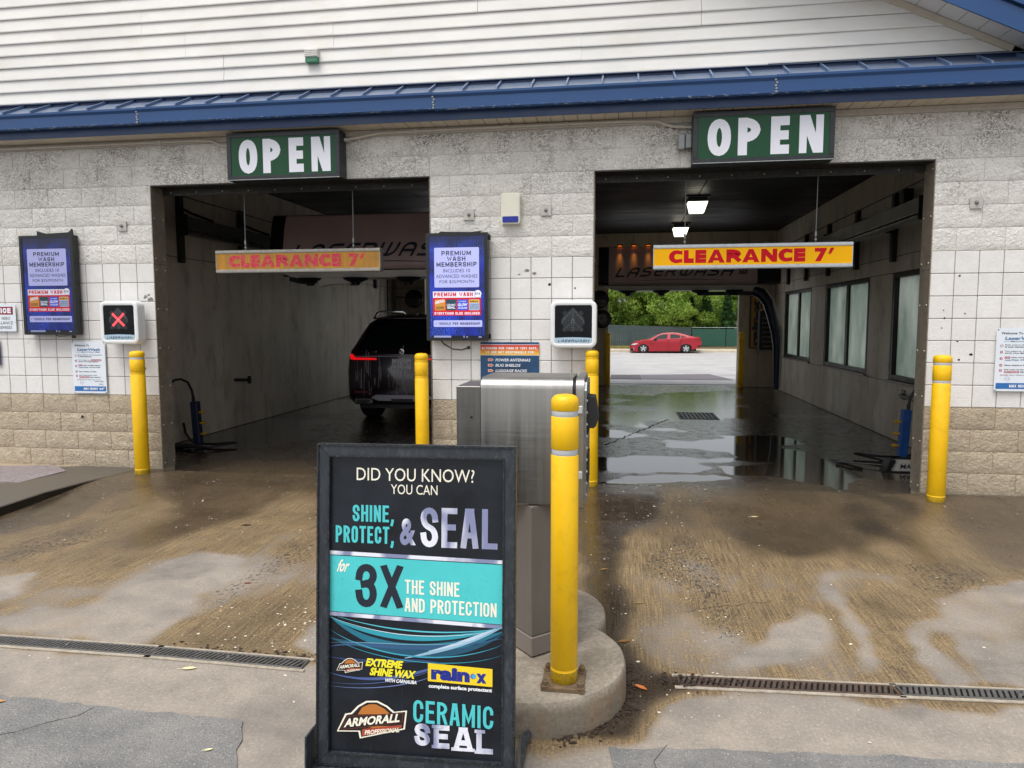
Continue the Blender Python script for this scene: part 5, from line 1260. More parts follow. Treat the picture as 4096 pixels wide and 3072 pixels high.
# light streaks printed across the poster
def streak_band(m, pts, w0, y):
    vs = []; n = len(pts) * 6
    P = [Vector((a, b)) for a, b in pts]
    cur = []
    for k in range(n + 1):
        tt = k / n; q = [v.copy() for v in P]
        while len(q) > 1: q = [q[i] * (1 - tt) + q[i + 1] * tt for i in range(len(q) - 1)]
        cur.append(q[0])
    for k, c in enumerate(cur):
        w = w0 * (.15 + math.sin(math.pi * k / n)); d = (cur[min(k + 1, n)] - cur[max(k - 1, 0)]).normalized(); nn = Vector((-d.y, d.x)) * w
        for sg in (1, -1):
            q = c + nn * sg; vs.append((max(-iw, min(iw, U(q.x))), y, V(q.y)))
    m.add(vs, [(2 * k, 2 * k + 1, 2 * k + 3, 2 * k + 2) for k in range(n)])
SW = [('#1d6f86', [(98, 890), (420, 1130), (760, 1010), (966, 930)], 22), ('#2a9aac', [(98, 892), (350, 1010), (700, 1000), (966, 905)], 12), ('#1b4e68', [(98, 1000), (400, 1040), (700, 1120), (966, 940)], 16),
      ('#31587f', [(98, 1040), (300, 990), (500, 1080), (966, 960)], 9), ('#8fb6cc', [(480, 1080), (700, 1030), (860, 960), (966, 905)], 10), ('#b9cfe0', [(600, 1040), (760, 1000), (880, 940), (930, 915)], 7),
      ('#3d9fb8', [(98, 955), (300, 1080), (700, 1120), (966, 990)], 3), ('#59c3d2', [(140, 890), (430, 960), (700, 960), (966, 912)], 3), ('#cfe6ee', [(98, 893), (380, 985), (650, 985), (930, 925)], 1.6),
      ('#4a5c96', [(98, 1170), (330, 1230), (560, 1150), (700, 1090)], 7), ('#6f7fb4', [(98, 1235), (330, 1255), (560, 1200), (640, 1150)], 1.8), ('#55659e', [(98, 1215), (300, 1240), (560, 1170), (640, 1120)], 1.5), ('#2c3c63', [(98, 1090), (300, 1120), (520, 1080), (640, 1090)], 9), ('#2f8fa5', [(98, 985), (300, 1110), (760, 1130), (966, 1040)], 2), ('#7fb0c8', [(98, 1020), (350, 1000), (600, 1030), (800, 980)], 1.5)]
for k, (hx, pts, w) in enumerate(SW):
    mm = MB(); streak_band(mm, pts, w, YP - .00012 * (k + 1)); bd(mm, 'light_streak', ink(hx))
YQ = YP - .0024
def logo(u0, u1, v0, v1, names):
    """badge: slanted plates carrying two words (the figure on it is left out)"""
    w = u1 - u0; h = v1 - v0
    def P(*q): return [(u0 + a * w, v0 + b * h) for a, b in q]
    bd(MB().face(P((0, .14), (.12, .60), (.20, .63), (.3, .82), (.42, .95), (.58, .97), (.72, .86), (.82, .72), (1, .77), (.97, .30), (.33, 0), (.31, .17), (0, .14))[:-1], YQ), 'logo_outline', cream)
    bd(MB().face(P((.025, .17), (.14, .57), (.22, .60), (.32, .79), (.43, .91), (.57, .93), (.70, .83), (.80, .69), (.975, .735), (.95, .325), (.35, .04), (.335, .20)), YQ - .0003), 'logo_field', ink('#1b1517'))
    bd(MB().face(P((.30, .60), (.36, .78), (.46, .87), (.56, .88), (.68, .78), (.76, .66)), YQ - .0005).face(P((.45, .30), (.60, .27), (.76, .36), (.60, .34)), YQ - .0005), 'logo_arc', ink('#b8702c'))
    bd(MB().face(P((.05, .19), (.15, .545), (.95, .71), (.935, .47), (.36, .27)), YQ - .0007), 'logo_plate', ink('#5a2a20'))
    bd(MB().face(P((.065, .21), (.16, .525), (.935, .685), (.92, .49), (.36, .29)), YQ - .0009), 'logo_plate', ink('#191316'))
    bd(MB().face(P((.36, .065), (.365, .24), (.93, .41), (.92, .33)), YQ - .0007), 'logo_plate', ink('#a5472f'))
    mm = MB(); txt(mm, names[0], u0 + .10 * w, u0 + .92 * w, v0 + .255 * h, v0 + .47 * h, YQ - .0013, .035, .25, .175 * h / w * 1.6); txt(mm, names[1], u0 + .40 * w, u0 + .90 * w, v0 + .10 * h, v0 + .215 * h, YQ - .0011, .03, .15, .16 * h / w * 1.6)
    bd(mm, 'lettering', cream)
logo(U(138), U(495), V(1488), V(1290), ('ARMORALL', 'PROFESSIONAL')); logo(U(135), U(270), V(1168), V(1090), ('ARMORALL', 'PROFESSIONAL'))
m = MB(); txt(m, 'EXTREME', U(283), U(475), V(1127), V(1088), YQ, .05, .25, -.03); txt(m, 'SHINE WAX', U(303), U(540), V(1172), V(1132), YQ, .05, .25, -.03); bd(m, 'lettering', ink('#f1e42c'))
m = MB(); txt(m, 'WITH CARNAUBA', U(380), U(545), V(1200), V(1182), YQ, .04, .2, -.03); txt(m, 'complete surface protectant', U(602), U(915), V(1222), V(1198), YQ, .045, 0, -.02); bd(m, 'lettering', WHITE)
m = MB(); m.face([(U(598), V(1185)), (U(917), V(1197)), (U(917), V(1110)), (U(598), V(1097))], YQ); bd(m, 'logo_panel', ink('#f3cf1e'))
m = MB(); txt(m, 'rain', U(614), U(806), V(1176), V(1110), YQ - .0006, .06, 0, -.03); txt(m, 'x', U(838), U(888), V(1182), V(1135), YQ - .0006, .07); m.mark(); m.face(circ(U(822), V(1150), .0095, 14), YQ - .0006); bd(m, 'lettering', ink('#1a2a86'))
bd(MB().face(circ(U(825), V(1150), .0085, 14), YQ - .0009), 'logo_drop', ink('#4aa3dd'))
m = MB()                                       # slab letters
def slab(x0, x1, z0, z1, ch):
    w, h = x1 - x0, z1 - z0; T = .011
    strokes(m, ch, x0, x1, z0, z1, YQ, .0185, rad=.35)
    if ch in 'EL': m.box(x0 - .006, x0 + .03, YQ - .0012, YQ - .0006, z0, z0 + T).box(x0 - .006, x0 + .03, YQ - .0012, YQ - .0006, z1 - T, z1)
    if ch == 'A': m.box(x0 - .008, x0 + .034, YQ - .0012, YQ - .0006, z0, z0 + T).box(x1 - .034, x1 + .008, YQ - .0012, YQ - .0006, z0, z0 + T)
for k, (a, b, c0, c1) in enumerate(((533, 610, 1394, 1504), (628, 707, 1397, 1511), (728, 822, 1401, 1517), (840, 922, 1408, 1524))): slab(U(a), U(b), V(c1), V(c0), 'SEAL'[k])
bd(m, 'lettering', M_CHR)
# base: bracket, springs and two tubular feet
bd(MB().box(.300, .3605, -.075, .035, -.012, -.004).box(.361, .367, -.075, .035, -.012, .125), 'bracket', M_FRM)
m = MB(); m.box(-.3605, -.300, -.075, .035, -.012, -.004).box(-.367, -.361, -.075, .035, -.012, .125)
bd(m, 'bracket', M_FRM); bd(MB().box(-.299, .299, -.04, -.0, -.012, -.003), 'bottom_bar', M_FRM)
for sx in (-.26, .26):
    m = MB(); pts = [(sx + .026 * math.cos(a), -.085 + .026 * math.sin(a), .03 + a * .0022) for a in np.arange(0, 31.5, .5)]
    m.tube(pts, .006, 6); m.build('spring', M_FRM, sb)
m = MB()
M_PIPE = mat('pipe_scuffed', '#33373b', .5, .2, var=.3, scale=40, dirt='#9a9fa3', dirt_amt=.5)
for sx in (-.345, .345): m = MB().tube([(sx + .015, .34, .022), (sx + .005, .25, .026), (sx, -.1, .027), (sx, -.55, .022)], .0155, 10); m.build('foot', M_PIPE, sb)
MB().box(-.345, .345, -.105, -.065, .018, .034, .003).build('cross_bar', M_PIPE, sb)

# ================================================================== TRENCH DRAINS AND GRATES
M_GRT = mat('grate_iron', '#6b6a68', .5, .5, var=.2, scale=30, dirt='#3d322a', dirt_amt=.6); M_GRR = mat('grate_rust', '#5d5048', .6, .4, var=.25, scale=25, dirt='#6e3f26', dirt_amt=.7)
M_PIT = mat('drain_pit', '#0b0a09', .9)
def drain(p0, p1, w, label, m_, pitch, lead):
    p0, p1 = Vector((*p0, 0)), Vector((*p1, 0)); d = p1 - p0; L_ = d.length; ang = math.atan2(d.y, d.x)
    s = thing('trench_drain', label, 'drain', (p0.x, p0.y, 0), (0, 0, ang), group='iron trench drain grates')
    z = .010
    MB().box(0, L_, -w / 2, w / 2, .0015, .003).build('pit', M_PIT, s)
    MB().box(0, L_, w / 2 - .010, w / 2, .003, z, .001).box(0, L_, -w / 2, -w / 2 + .010, .003, z, .001).box(0, .01, -w / 2 + .01, w / 2 - .01, .003, z).box(L_ - .01, L_, -w / 2 + .01, w / 2 - .01, .003, z).build('frame', m_, s)
    MB().box(-.02, L_ + .02, w / 2 + .001, w / 2 + .022, .001, .007, .001).box(-.02, L_ + .02, -w / 2 - .022, -w / 2 - .001, .001, .007, .001).build('edging', mat('drain_edging', '#a59b8c', .8, var=.2, scale=20, dirt='#4b4036', dirt_amt=.6), s)
    me = None; x = .012 + pitch / 2
    while x < L_ - .012:
        if me is None:
            hw = w / 2 - .011; q = pitch * .29
            o = MB().prism([(-q - .012, -hw), (q - .012, -hw), (q + .012, hw), (-q + .012, hw)], 'z', .0035, z + .0005).build('bar', m_, s, (x, 0, 0)); me = o.data
        else: link('bar', me, None, s, (x, 0, 0))
        x += pitch
    for k in range(lead): MB().lathe([(.013, z), (.010, z + .006), (0, z + .007)], (L_ * (k + .5) / lead, 0, 0), 8).build('bolt', m_, s)
    return s
drain((-2.35, -3.893), (-.42, -3.885), .088, 'grey iron trench grate at the left edge in front of the left bay', M_GRT, .0255, 2)
drain((-.415, -3.885), (.40, -3.905), .088, 'grey iron trench grate ending just left of the sandwich board', M_GRT, .0255, 1)
drain((2.17, -3.802), (3.135, -3.752), .088, 'rusty iron trench grate nearest the island in front of the right bay', M_GRR, .0255, 1)
drain((3.145, -3.745), (5.2, -3.625), .088, 'grey iron trench grate running off the right edge', M_GRT, .0255, 2)
s = thing('floor_grate', 'square iron floor grate in the wet middle of the right bay', 'grate', (3.235, 5.67, 0))
MB().box(-.31, .31, -.42, .42, .001, .003).build('pit', M_PIT, s)
MB().box(-.33, .33, -.44, -.42, .001, .008).box(-.33, .33, .42, .44, .001, .008).box(-.33, -.31, -.42, .42, .001, .008).box(.31, .33, -.42, .42, .001, .008).build('frame', M_GALV, s)
for k in range(1, 9): MB().box(-.31 + k * .069 - .011, -.31 + k * .069 + .011, -.42, .42, .003, .0072).build('bar', M_GALV, s)
for k in range(1, 5): MB().box(-.31, .31, -.42 + k * .168 - .017, -.42 + k * .168 + .017, .003, .0078).build('bar', M_GALV, s)
drain((1.62, 12.0), (4.9, 12.0), .12, 'trench grate across the slab beyond the far exit', M_GRT, .06, 1).location.z = -.008
for px, lab, m_ in (((1.62, 13.9, 2.55, 16.1), 'ribbed dark grating beyond the far exit, left part', M_GRR), ((2.56, 13.9, 5.15, 16.1), 'dark speckled asphalt patch beyond the far exit', M_ASPH)):
    x0, y0, x1, y1 = px; z0, z1 = -(y0 - 11.6) * .0162, -(y1 - 11.6) * .0162
    if m_ is M_GRR:
        s = thing('road_grating', lab, 'grate', (x0, y0, z0), (math.atan2(z1 - z0, y1 - y0), 0, 0)); W_ = x1 - x0; L_ = y1 - y0
        MB().box(0, W_, 0, L_, .001, .004).build('pit', mat('grating_dark', '#3e3a3c', .8), s)
        for k in range(26): MB().box(k * W_ / 26, k * W_ / 26 + .020, 0, L_, .004, .014).build('bar', mat('grating_bar', '#77727a', .6, .3), s)
    else: MB().add([(x0, y0, z0 + .006), (x1, y0, z0 + .006), (x1 - .35, y1 + .9, z1 - .015 + .006), (x0, y1, z1 + .006)], [(0, 1, 2, 3)]).build('asphalt_patch', mat('patch_asphalt', '#6e696f', .8, var=.25, scale=40), kind='structure')

# ================================================================== INSIDE THE BAYS
M_TUBE = mat('black_tube', '#111214', .4, var=.2); M_BRASS = mat('nozzle_yellow', '#c79a1e', .4, var=.2, scale=40, dirt='#4a3a14', dirt_amt=.5)
def sprayer(x, y, sg, label, m_):
    s = thing('tyre_sprayer', label, 'sprayer', (x, y, 0), (R(2) * 0, R(3) * -sg, 0), group='tyre sprayers by the bay doors')
    MB().box(-.048, .048, -.05, .05, .03, .60, .008).build('body', m_, s)
    for z in (.16, .305, .45): MB().cyl((sg * .048, 0, z), (sg * .085, 0, z), .014, 8).cyl((sg * .085, 0, z), (sg * .125, 0, z), .021, 8, .017).build('nozzle', M_BRASS, s)
    MB().tube([(-sg * .02, 0, .60), (-sg * .02, 0, .66), (-sg * .03, 0, .75), (-sg * .08, 0, .86), (-sg * .17, 0, .905), (-sg * .26, 0, .90), (-sg * .34, .02, .86), (-sg * .38, .05, .80)], .017, 8).cyl((-sg * .02, 0, .595), (-sg * .02, 0, .66), .022, 8).build('hose', M_TUBE, s)
    MB().tube([(-sg * .36, .25, .28), (-sg * .28, .15, .16), (-sg * .15, .06, .06), (0, -.03, .03), (sg * .25, -.06, .025), (sg * .5, .03, .025)], .016, 8).tube([(-sg * .2, -.28, .04), (sg * .05, -.30, .045), (sg * .38, -.42, .03)], [.045, .04, .02], 8).tube([(sg * .05, -.42, .02), (sg * .30, -.33, .02), (sg * .52, .05, .02)], .014, 8).build('pipe', M_TUBE, s)
    return s
sprayer(-3.70, 1.70, 1, 'shade-darkened blue tyre sprayer with three yellow nozzles at the left wall of the left bay', mat('sprayer_blue_shaded', '#16233a', .45, var=.25, scale=12))  # blue darkened to paint in the shadow it stands in
sprayer(5.245, 2.0, -1, 'bright blue tyre sprayer with three yellow nozzles at the right wall of the right bay', mat('sprayer_blue', '#1d4f96', .45, var=.25, scale=12, dirt='#0f1f38', dirt_amt=.6))
s = thing('wheel_guide', 'low grey wheel guide block with black bars at the right door jamb', 'wheel guide', (5.0, 1.28, 0))
MB().prism([(-.16, .0), (.5, .0), (.5, .12), (-.09, .12)], 'y', -.045, .05).build('block', mat('guide_grey', '#a7a49c', .6, var=.15, scale=20, dirt='#4c4840', dirt_amt=.5), s)
MB().prism([(-.21, .0), (-.165, .0), (-.10, .13), (-.16, .13)], 'y', -.07, .1).box(-.25, .5, -.10, -.06, .0, .012).tube([(-.15, .12, .04), (-.4, .22, .035), (-.62, .30, .03)], .011, 8).tube([(-.42, .02, .015), (-.52, .16, .02), (-.60, .34, .02)], .013, 8).build('bar', M_TUBE, s)
m = MB(); txt(m, 'MAGNUM', -.05, .30, .035, .085, -.0465, .02, .2); m.build('lettering', INKB, s)
m = MB().box(-.03, .03, -.006, 0, -.06, .06).tube([(0, -.02, 0), (-.12, -.05, 0), (-.22, -.05, 0)], .025, 8)
o = m.build('pipe_stub', M_TUBE, None, (XL + .24, 3.40, .75), label='black pipe stub sticking out of the left bay wall', category='pipe')
s = thing('rub_rail', 'short steel rub rail below the nearest window in the right bay', 'rail', (5.66, 2.6, .66))
MB().box(-.008, .004, .5, .62, -.06, .07, .002).tube([(-.01, .56, .0), (-.08, .45, .0), (-.09, -.6, .0)], .022, 8).build('bar', mat('rail_steel', '#5c5853', .4, .6), s)

# overhead rails and their wall brackets
M_RAIL = mat('rail_alu', '#5a5d5c', .4, .6, var=.15, scale=4, dirt='#2c2e2e', dirt_amt=.5); M_BRK = mat('bracket_black', '#0c0d10', .5, var=.2)
def rail(x, xw, sg, ys_, label):
    s = thing('gantry_rail', label, 'rail', (x, 1.55, 2.79), group='overhead gantry rails')
    q = [(-.06, 0), (.06, 0), (.06, .012), (.03, .012), (.03, .05), (.055, .06), (.055, .23), (-.055, .23), (-.055, .06), (-.03, .05), (-.03, .012), (-.06, .012)]
    MB().prism(q, 'y', 0, 9.6).build('beam', M_RAIL, s)
    MB().box(sg * .061, sg * .07, .02, 9.5, .02, .03).box(sg * .061, sg * .068, .02, 9.5, .06, .066).build('track', mat('track_bright', '#8b8f8f', .3, .8), s)
    MB().box(-.07, .07, -.012, 0, -.02, .25).build('end_plate', M_BRK, s)
    for y in ys_:
        d = (xw - x)
        MB().box(d - sg * 0 - .03 * (1 if sg < 0 else -1) - .03, d - .03 * (1 if sg < 0 else -1) + .03, y - 1.55 - .055, y - 1.55 + .055, -.32, .62, .004).tube([(d + sg * .05, y - 1.55, .42), (d + sg * .2, y - 1.55 + .05, .34), (sg * .05, y - 1.55 + .1, .24)], .018, 6).tube([(d + sg * .05, y - 1.55, .1), (sg * .05, y - 1.55, .1)], .025, 6).build('bracket', M_BRK, s)
    MB().tube([(d * .55, -.1, .55), (d * .55, 9.5, .50)], .008, 6).build('cable', M_BRK, s)
rail(-3.70, XL, 1, (2.08, 3.66, 5.24, 6.84, 8.43, 9.98), 'overhead aluminium gantry rail on black brackets along the left bay wall')
rail(5.20, XR, -1, (3.68, 5.26, 6.84, 8.43, 9.98), 'overhead aluminium gantry rail on black brackets above the right bay windows')
o = MB().box(-.06, .06, -.05, .05, -.1, .13, .004).build('cable_anchor', M_BRK, None, (5.58, 3.11, 3.24), label='black cable anchor above the near end of the right bay rail', category='anchor')

# wash gantries
t = NT('gantry_hood'); p = t.obj(); n = t.noise(p, 1.5, 4); t.bsdf(t.mix(t.ramp(n, .3, .7), C('#b39a9c'), C('#c4adae')), .42); M_HOOD = t.m
M_GBLK = mat('gantry_black', '#0a0b10', .5, var=.2); M_GWHT = mat('gantry_white', '#b5b1ac', .45, var=.08, scale=3)
M_NVY = mat('gantry_navy', '#101a33', .4)
def gantry(cx, y, label, arm):
    s = thing('wash_gantry', label, 'wash machine', (cx, y, 2.42), group='overhead wash gantries')
    prof = [(.0, .0), (-.05, .05), (-.02, .30), (.05, .62), (.12, .80), (.16, .82), (.85, .82), (.85, 0)]
    MB().prism(prof, 'x', -1.53, 1.53, True).build('hood', M_HOOD, s)
    for sg in (-1, 1): MB().prism([(a + .03, b + .01) for a, b in prof], 'x', sg * 1.531, sg * (2.0 if sg > 0 else 1.75)).build('end_housing', M_GBLK, s)
    MB().prism([(-1.62, -.02), (1.62, -.02), (1.42, -.09), (1.30, -.12), (-1.30, -.12), (-1.42, -.09)], 'y', -.06, .5).build('spray_bar', M_GWHT, s)
    for nx in (-1.12, -.42, .38, 1.08): MB().lathe([(.19, .0), (.17, -.03), (.07, -.07), (.05, -.11), (0, -.11)], (nx, .0, -.121), 14).build('nozzle', M_GBLK, s)
    # lettering wraps on to the sloping front of the hood
    m = MB(); strokes(m, 'LASERWASH', -1.40, 1.10, .16, .36, 0, .038, font=TECH, rad=.35, shear=.55)
    m.v = [(x, -.050 + .118 * (z - .05) - .006 + yy, z + .02 * math.cos(x)) for x, yy, z in m.v]
    m.build('lettering', M_NVY, s)
    m = MB(); txt(m, '360', 1.14, 1.34, .20, .30, 0, .03, .2); m.v = [(x, -.050 + .118 * (z - .05) - .006, z) for x, yy, z in m.v]; m.build('lettering', M_NVY, s)
    m = MB(); m.add([(-1.1 + 2.2 * k / 10, -.050 + .118 * (z - .05) - .004, z) for k in range(11) for z in (.075 + .03 * math.sin(math.pi * k / 10), .075 + .042 * math.sin(math.pi * k / 10) + .002)], [(2 * k, 2 * k + 1, 2 * k + 3, 2 * k + 2) for k in range(10)]); m.build('stripe', M_NVY, s)
    if arm:
        MB().box(.38, 1.55, -.02, .06, -.23, -.15, .01).build('spray_arm', M_GBLK, s)
        MB().tube([(1.45, 0, -.13), (1.62, 0, -.20), (1.76, 0, -.38), (1.83, 0, -.62), (1.92, 0, -1.0), (1.96, 0, -1.3), (1.97, 0, -2.2)], [.10, .12, .11, .10, .085, .075, .055], 10).build('spray_arm', M_NVY, s)
        MB().tube([(1.66, -.005, -.12), (1.84, -.005, -.38), (1.93, -.005, -.65), (2.04, -.005, -.95), (2.05, -.005, -1.05), (2.03, -.005, -2.15)], [.06, .06, .05, .04, .035, .03], 8).build('arm_cover', M_GWHT, s)
        for k in range(3):
            MB().box(-1.34 + k * .30, -1.26 + k * .30, .06, .14, .835, .845).build('amber_lamp', emit('amber_lens', '#ff7a10', .6), s); MB().box(-1.36 + k * .30, -1.24 + k * .30, .045, .155, .8455, .87).build('lamp_cover', M_GBLK, s)
    else:
        MB().prism([(-1.45, -.10), (-.9, -.12), (-.95, -.17), (-1.3, -.20), (-1.45, -.16)], 'y', .0, .25).build('spray_arm', M_GBLK, s)
        MB().prism([(-1.02, -.12), (-.38, -.12), (-.42, -.20), (-.80, -.21), (-.98, -.25)], 'y', -.02, .1).build('arm_cover', M_GWHT, s)
    return s
gantry(-1.525, 3.02, 'wash gantry with its hood over the dark car in the left bay', False)
gr = gantry(3.165, 8.5, 'wash gantry with amber lamps and a hanging spray arm in the right bay', True)
for k in range(3):
    ld = bpy.data.lights.new('amber_light', 'SPOT'); ld.energy = 4.5; ld.color = (1, .40, .05); ld.spot_size = R(30); ld.spot_blend = 1; ld.shadow_soft_size = .04
    lo = bpy.data.objects.new('amber_light', ld); COL.objects.link(lo); lo.parent = gr; lo.location = (-1.30 + k * .30, .03, .83); lo.rotation_euler = (R(-2), 0, 0)

# ceiling lamps
M_LAMP = emit('lamp_lens', '#fff8e0', 2.0)
for y, lab in ((6.2, 'nearer lit ceiling lamp in the right bay'), (9.75, 'farther lit ceiling lamp in the right bay')):
    s = thing('ceiling_lamp', lab, 'lamp', (3.22, y, 3.86), group='ceiling lamps')
    MB().box(-.2, .2, -.17, .17, -.03, .0, .004).box(-.16, .16, -.14, .14, -.11, -.031, .004).build('housing', M_GBLK, s)
    m = MB(); vs = [(-.17, -.16, -.112), (.17, -.16, -.112), (.17, .12, -.112), (-.17, .12, -.112), (-.13, -.13, -.29), (.11, -.13, -.29), (.11, .08, -.29), (-.13, .08, -.29)]
    m.add(vs, [(0, 1, 2, 3), (4, 5, 6, 7), (0, 1, 5, 4), (1, 2, 6, 5), (2, 3, 7, 6), (3, 0, 4, 7)]); m.build('lens', M_LAMP, s)

# signs on the end wall
def disc_sign(x, z, r, y, label, lines, badge=False):
    s = thing('round_sign', label, 'sign', (x, y, z), group='round wash signs on the end wall')
    MB().lathe([(r, 0), (r, -.05), (r - .02, -.06), (0, -.06)], (0, 0, 0), 28, 'y').build('disc', mat('disc_dark', '#17161c', .3, var=.2), s)
    m = MB()
    if badge: m.face([(-.11, .10), (0, .14), (.11, .10), (.09, -.06), (0, -.14), (-.09, -.06)], -.0612)
    for k, l in enumerate(lines): txt(m, l, -r * .7, r * .7, -.08 - k * .1, -.02 - k * .1, -.0615, .02)
    m.build('lettering', mat('disc_print', '#8a8250' if badge else '#6b6668', .5), s)
    if badge: MB().box(-.06, .06, -.0625, -.0618, -.01, .03).box(-.04, .04, -.0625, -.0618, .03, .06).build('emblem', mat('disc_dark', '#17161c'), s)
    MB().tube([(-r, .0, .05), (-r - .25, -.01, .05)], .015, 6).build('arm', M_GBLK, s)
disc_sign(-3.508, 2.25, .245, 11.33, 'dark round sign on the end wall above the dark car', ('EXTREME', 'SHINE WAX'))
disc_sign(1.37, 2.20, .235, 11.33, 'upper dark round sign at the left of the far exit', ('EXTREME', 'SHINE WAX'))
disc_sign(1.43, 1.71, .235, 11.33, 'lower dark round sign with a pale shield at the left of the far exit', (), True)
s = thing('upright_sign', 'tall yellow sign with vertical dark letters right of the far exit', 'sign', (5.075, 11.36, .985))
MB().box(-.01, .27, -.03, .03, -.01, 1.29, .006).build('frame', M_GBLK, s); MB().box(.015, .245, -.033, -.0305, .015, 1.265).build('panel', mat('upright_yellow', '#b07e1c', .4, var=.15), s)
m = MB(); txt(m, 'rain-x', .05, 1.22, -.20, -.03, 0, .06); m.v = [(-z + .012, -.0342, x) for x, y, z in m.v]; m.build('lettering', M_NVY, s)
s = thing('menu_sign', 'white framed dark list sign right of the far exit behind the spray arm', 'sign', (5.25, 11.28, .90))
MB().prism(rr(0, .54, 0, 1.04, .06), 'y', -.02, .05).build('frame', mat('menu_frame', '#a7a5a2', .4), s); MB().rrect(.035, .505, .035, 1.005, .04, -.024, -.0205).build('panel', M_GBLK, s)
m = MB()
for k, l in enumerate(('CLEANING', 'RINSING', 'POLISHING', 'SURFACE PROTECTANT', 'SPOT FREE RINSE', 'AIR DRYING', 'THANK YOU')): txt(m, l, .09, .09 + .034 * min(11, len(l)), .80 - k * .115, .835 - k * .115, -.0246, .02, .2)
m.build('lettering', mat('menu_print', '#8b898a', .5), s)
MB().tube([(-4.05, 11.36, 3.8), (-4.05, 11.36, 1.7)], .02, 8).box(-4.10, -4.0, 11.31, 11.399, 1.62, 1.78).build('conduit_pipe', M_GALV, label='grey conduit down the corner of the left bay end wall', category='pipe')
MB().tube([(-3.98, 10.6, 2.9), (-3.95, 10.5, 2.2), (-3.93, 10.45, 1.2)], .028, 8).build('hose_line', M_TUBE, label='black hose hanging along the left bay wall behind the dark car', category='hose')

# ================================================================== VEHICLES
M_TYRE = mat('tyre', '#131313', .75, var=.2, bump=.2); M_RIM = mat('alloy', '#b9bcbf', .4, .25); M_GLS = mat('car_glass', '#12171a', .06, var=.05, rvar=.0); M_CHRM = mat('chrome', '#b9bcbf', .15, .9)
def wheel(root, x, y, r, w, nsp, out):
    """axle along y (side view car): x, y position; out = sign of the outer side"""
    wh = MB().lathe([(r * .62, -w / 2), (r * .9, -w / 2), (r, -w / 2 + .03), (r, w / 2 - .03), (r * .9, w / 2), (r * .62, w / 2)], (0, 0, 0), 28, 'y', caps=False).build('wheel', M_TYRE, root, (x, y, r))
    m = MB().lathe([(r * .63, -w * .3), (r * .66, w * .0), (r * .66, out * w * .46), (r * .60, out * w * .48), (r * .58, out * w * .1)], (0, 0, 0), 24, 'y', caps=False)
    for k in range(nsp):
        a = 2 * math.pi * k / nsp + .3; ca, sa = math.cos(a), math.sin(a)
        q = [(.05, -.035), (r * .6, -.06), (r * .6, .05), (.05, .035)]
        P = [(u * ca - v * sa, u * sa + v * ca) for u, v in q]
        m.prism(P, 'y', out * w * .30, out * w * .42)
    m.lathe([(.06, out * w * .30), (.06, out * w * .44), (0, out * w * .45)], (0, 0, 0), 12, 'y').build('rim', M_RIM, wh)
    MB().lathe([(r * .58, out * w * .12), (0, out * w * .12)], (0, 0, 0), 20, 'y').build('brake_disc', M_GBLK, wh)
    return wh
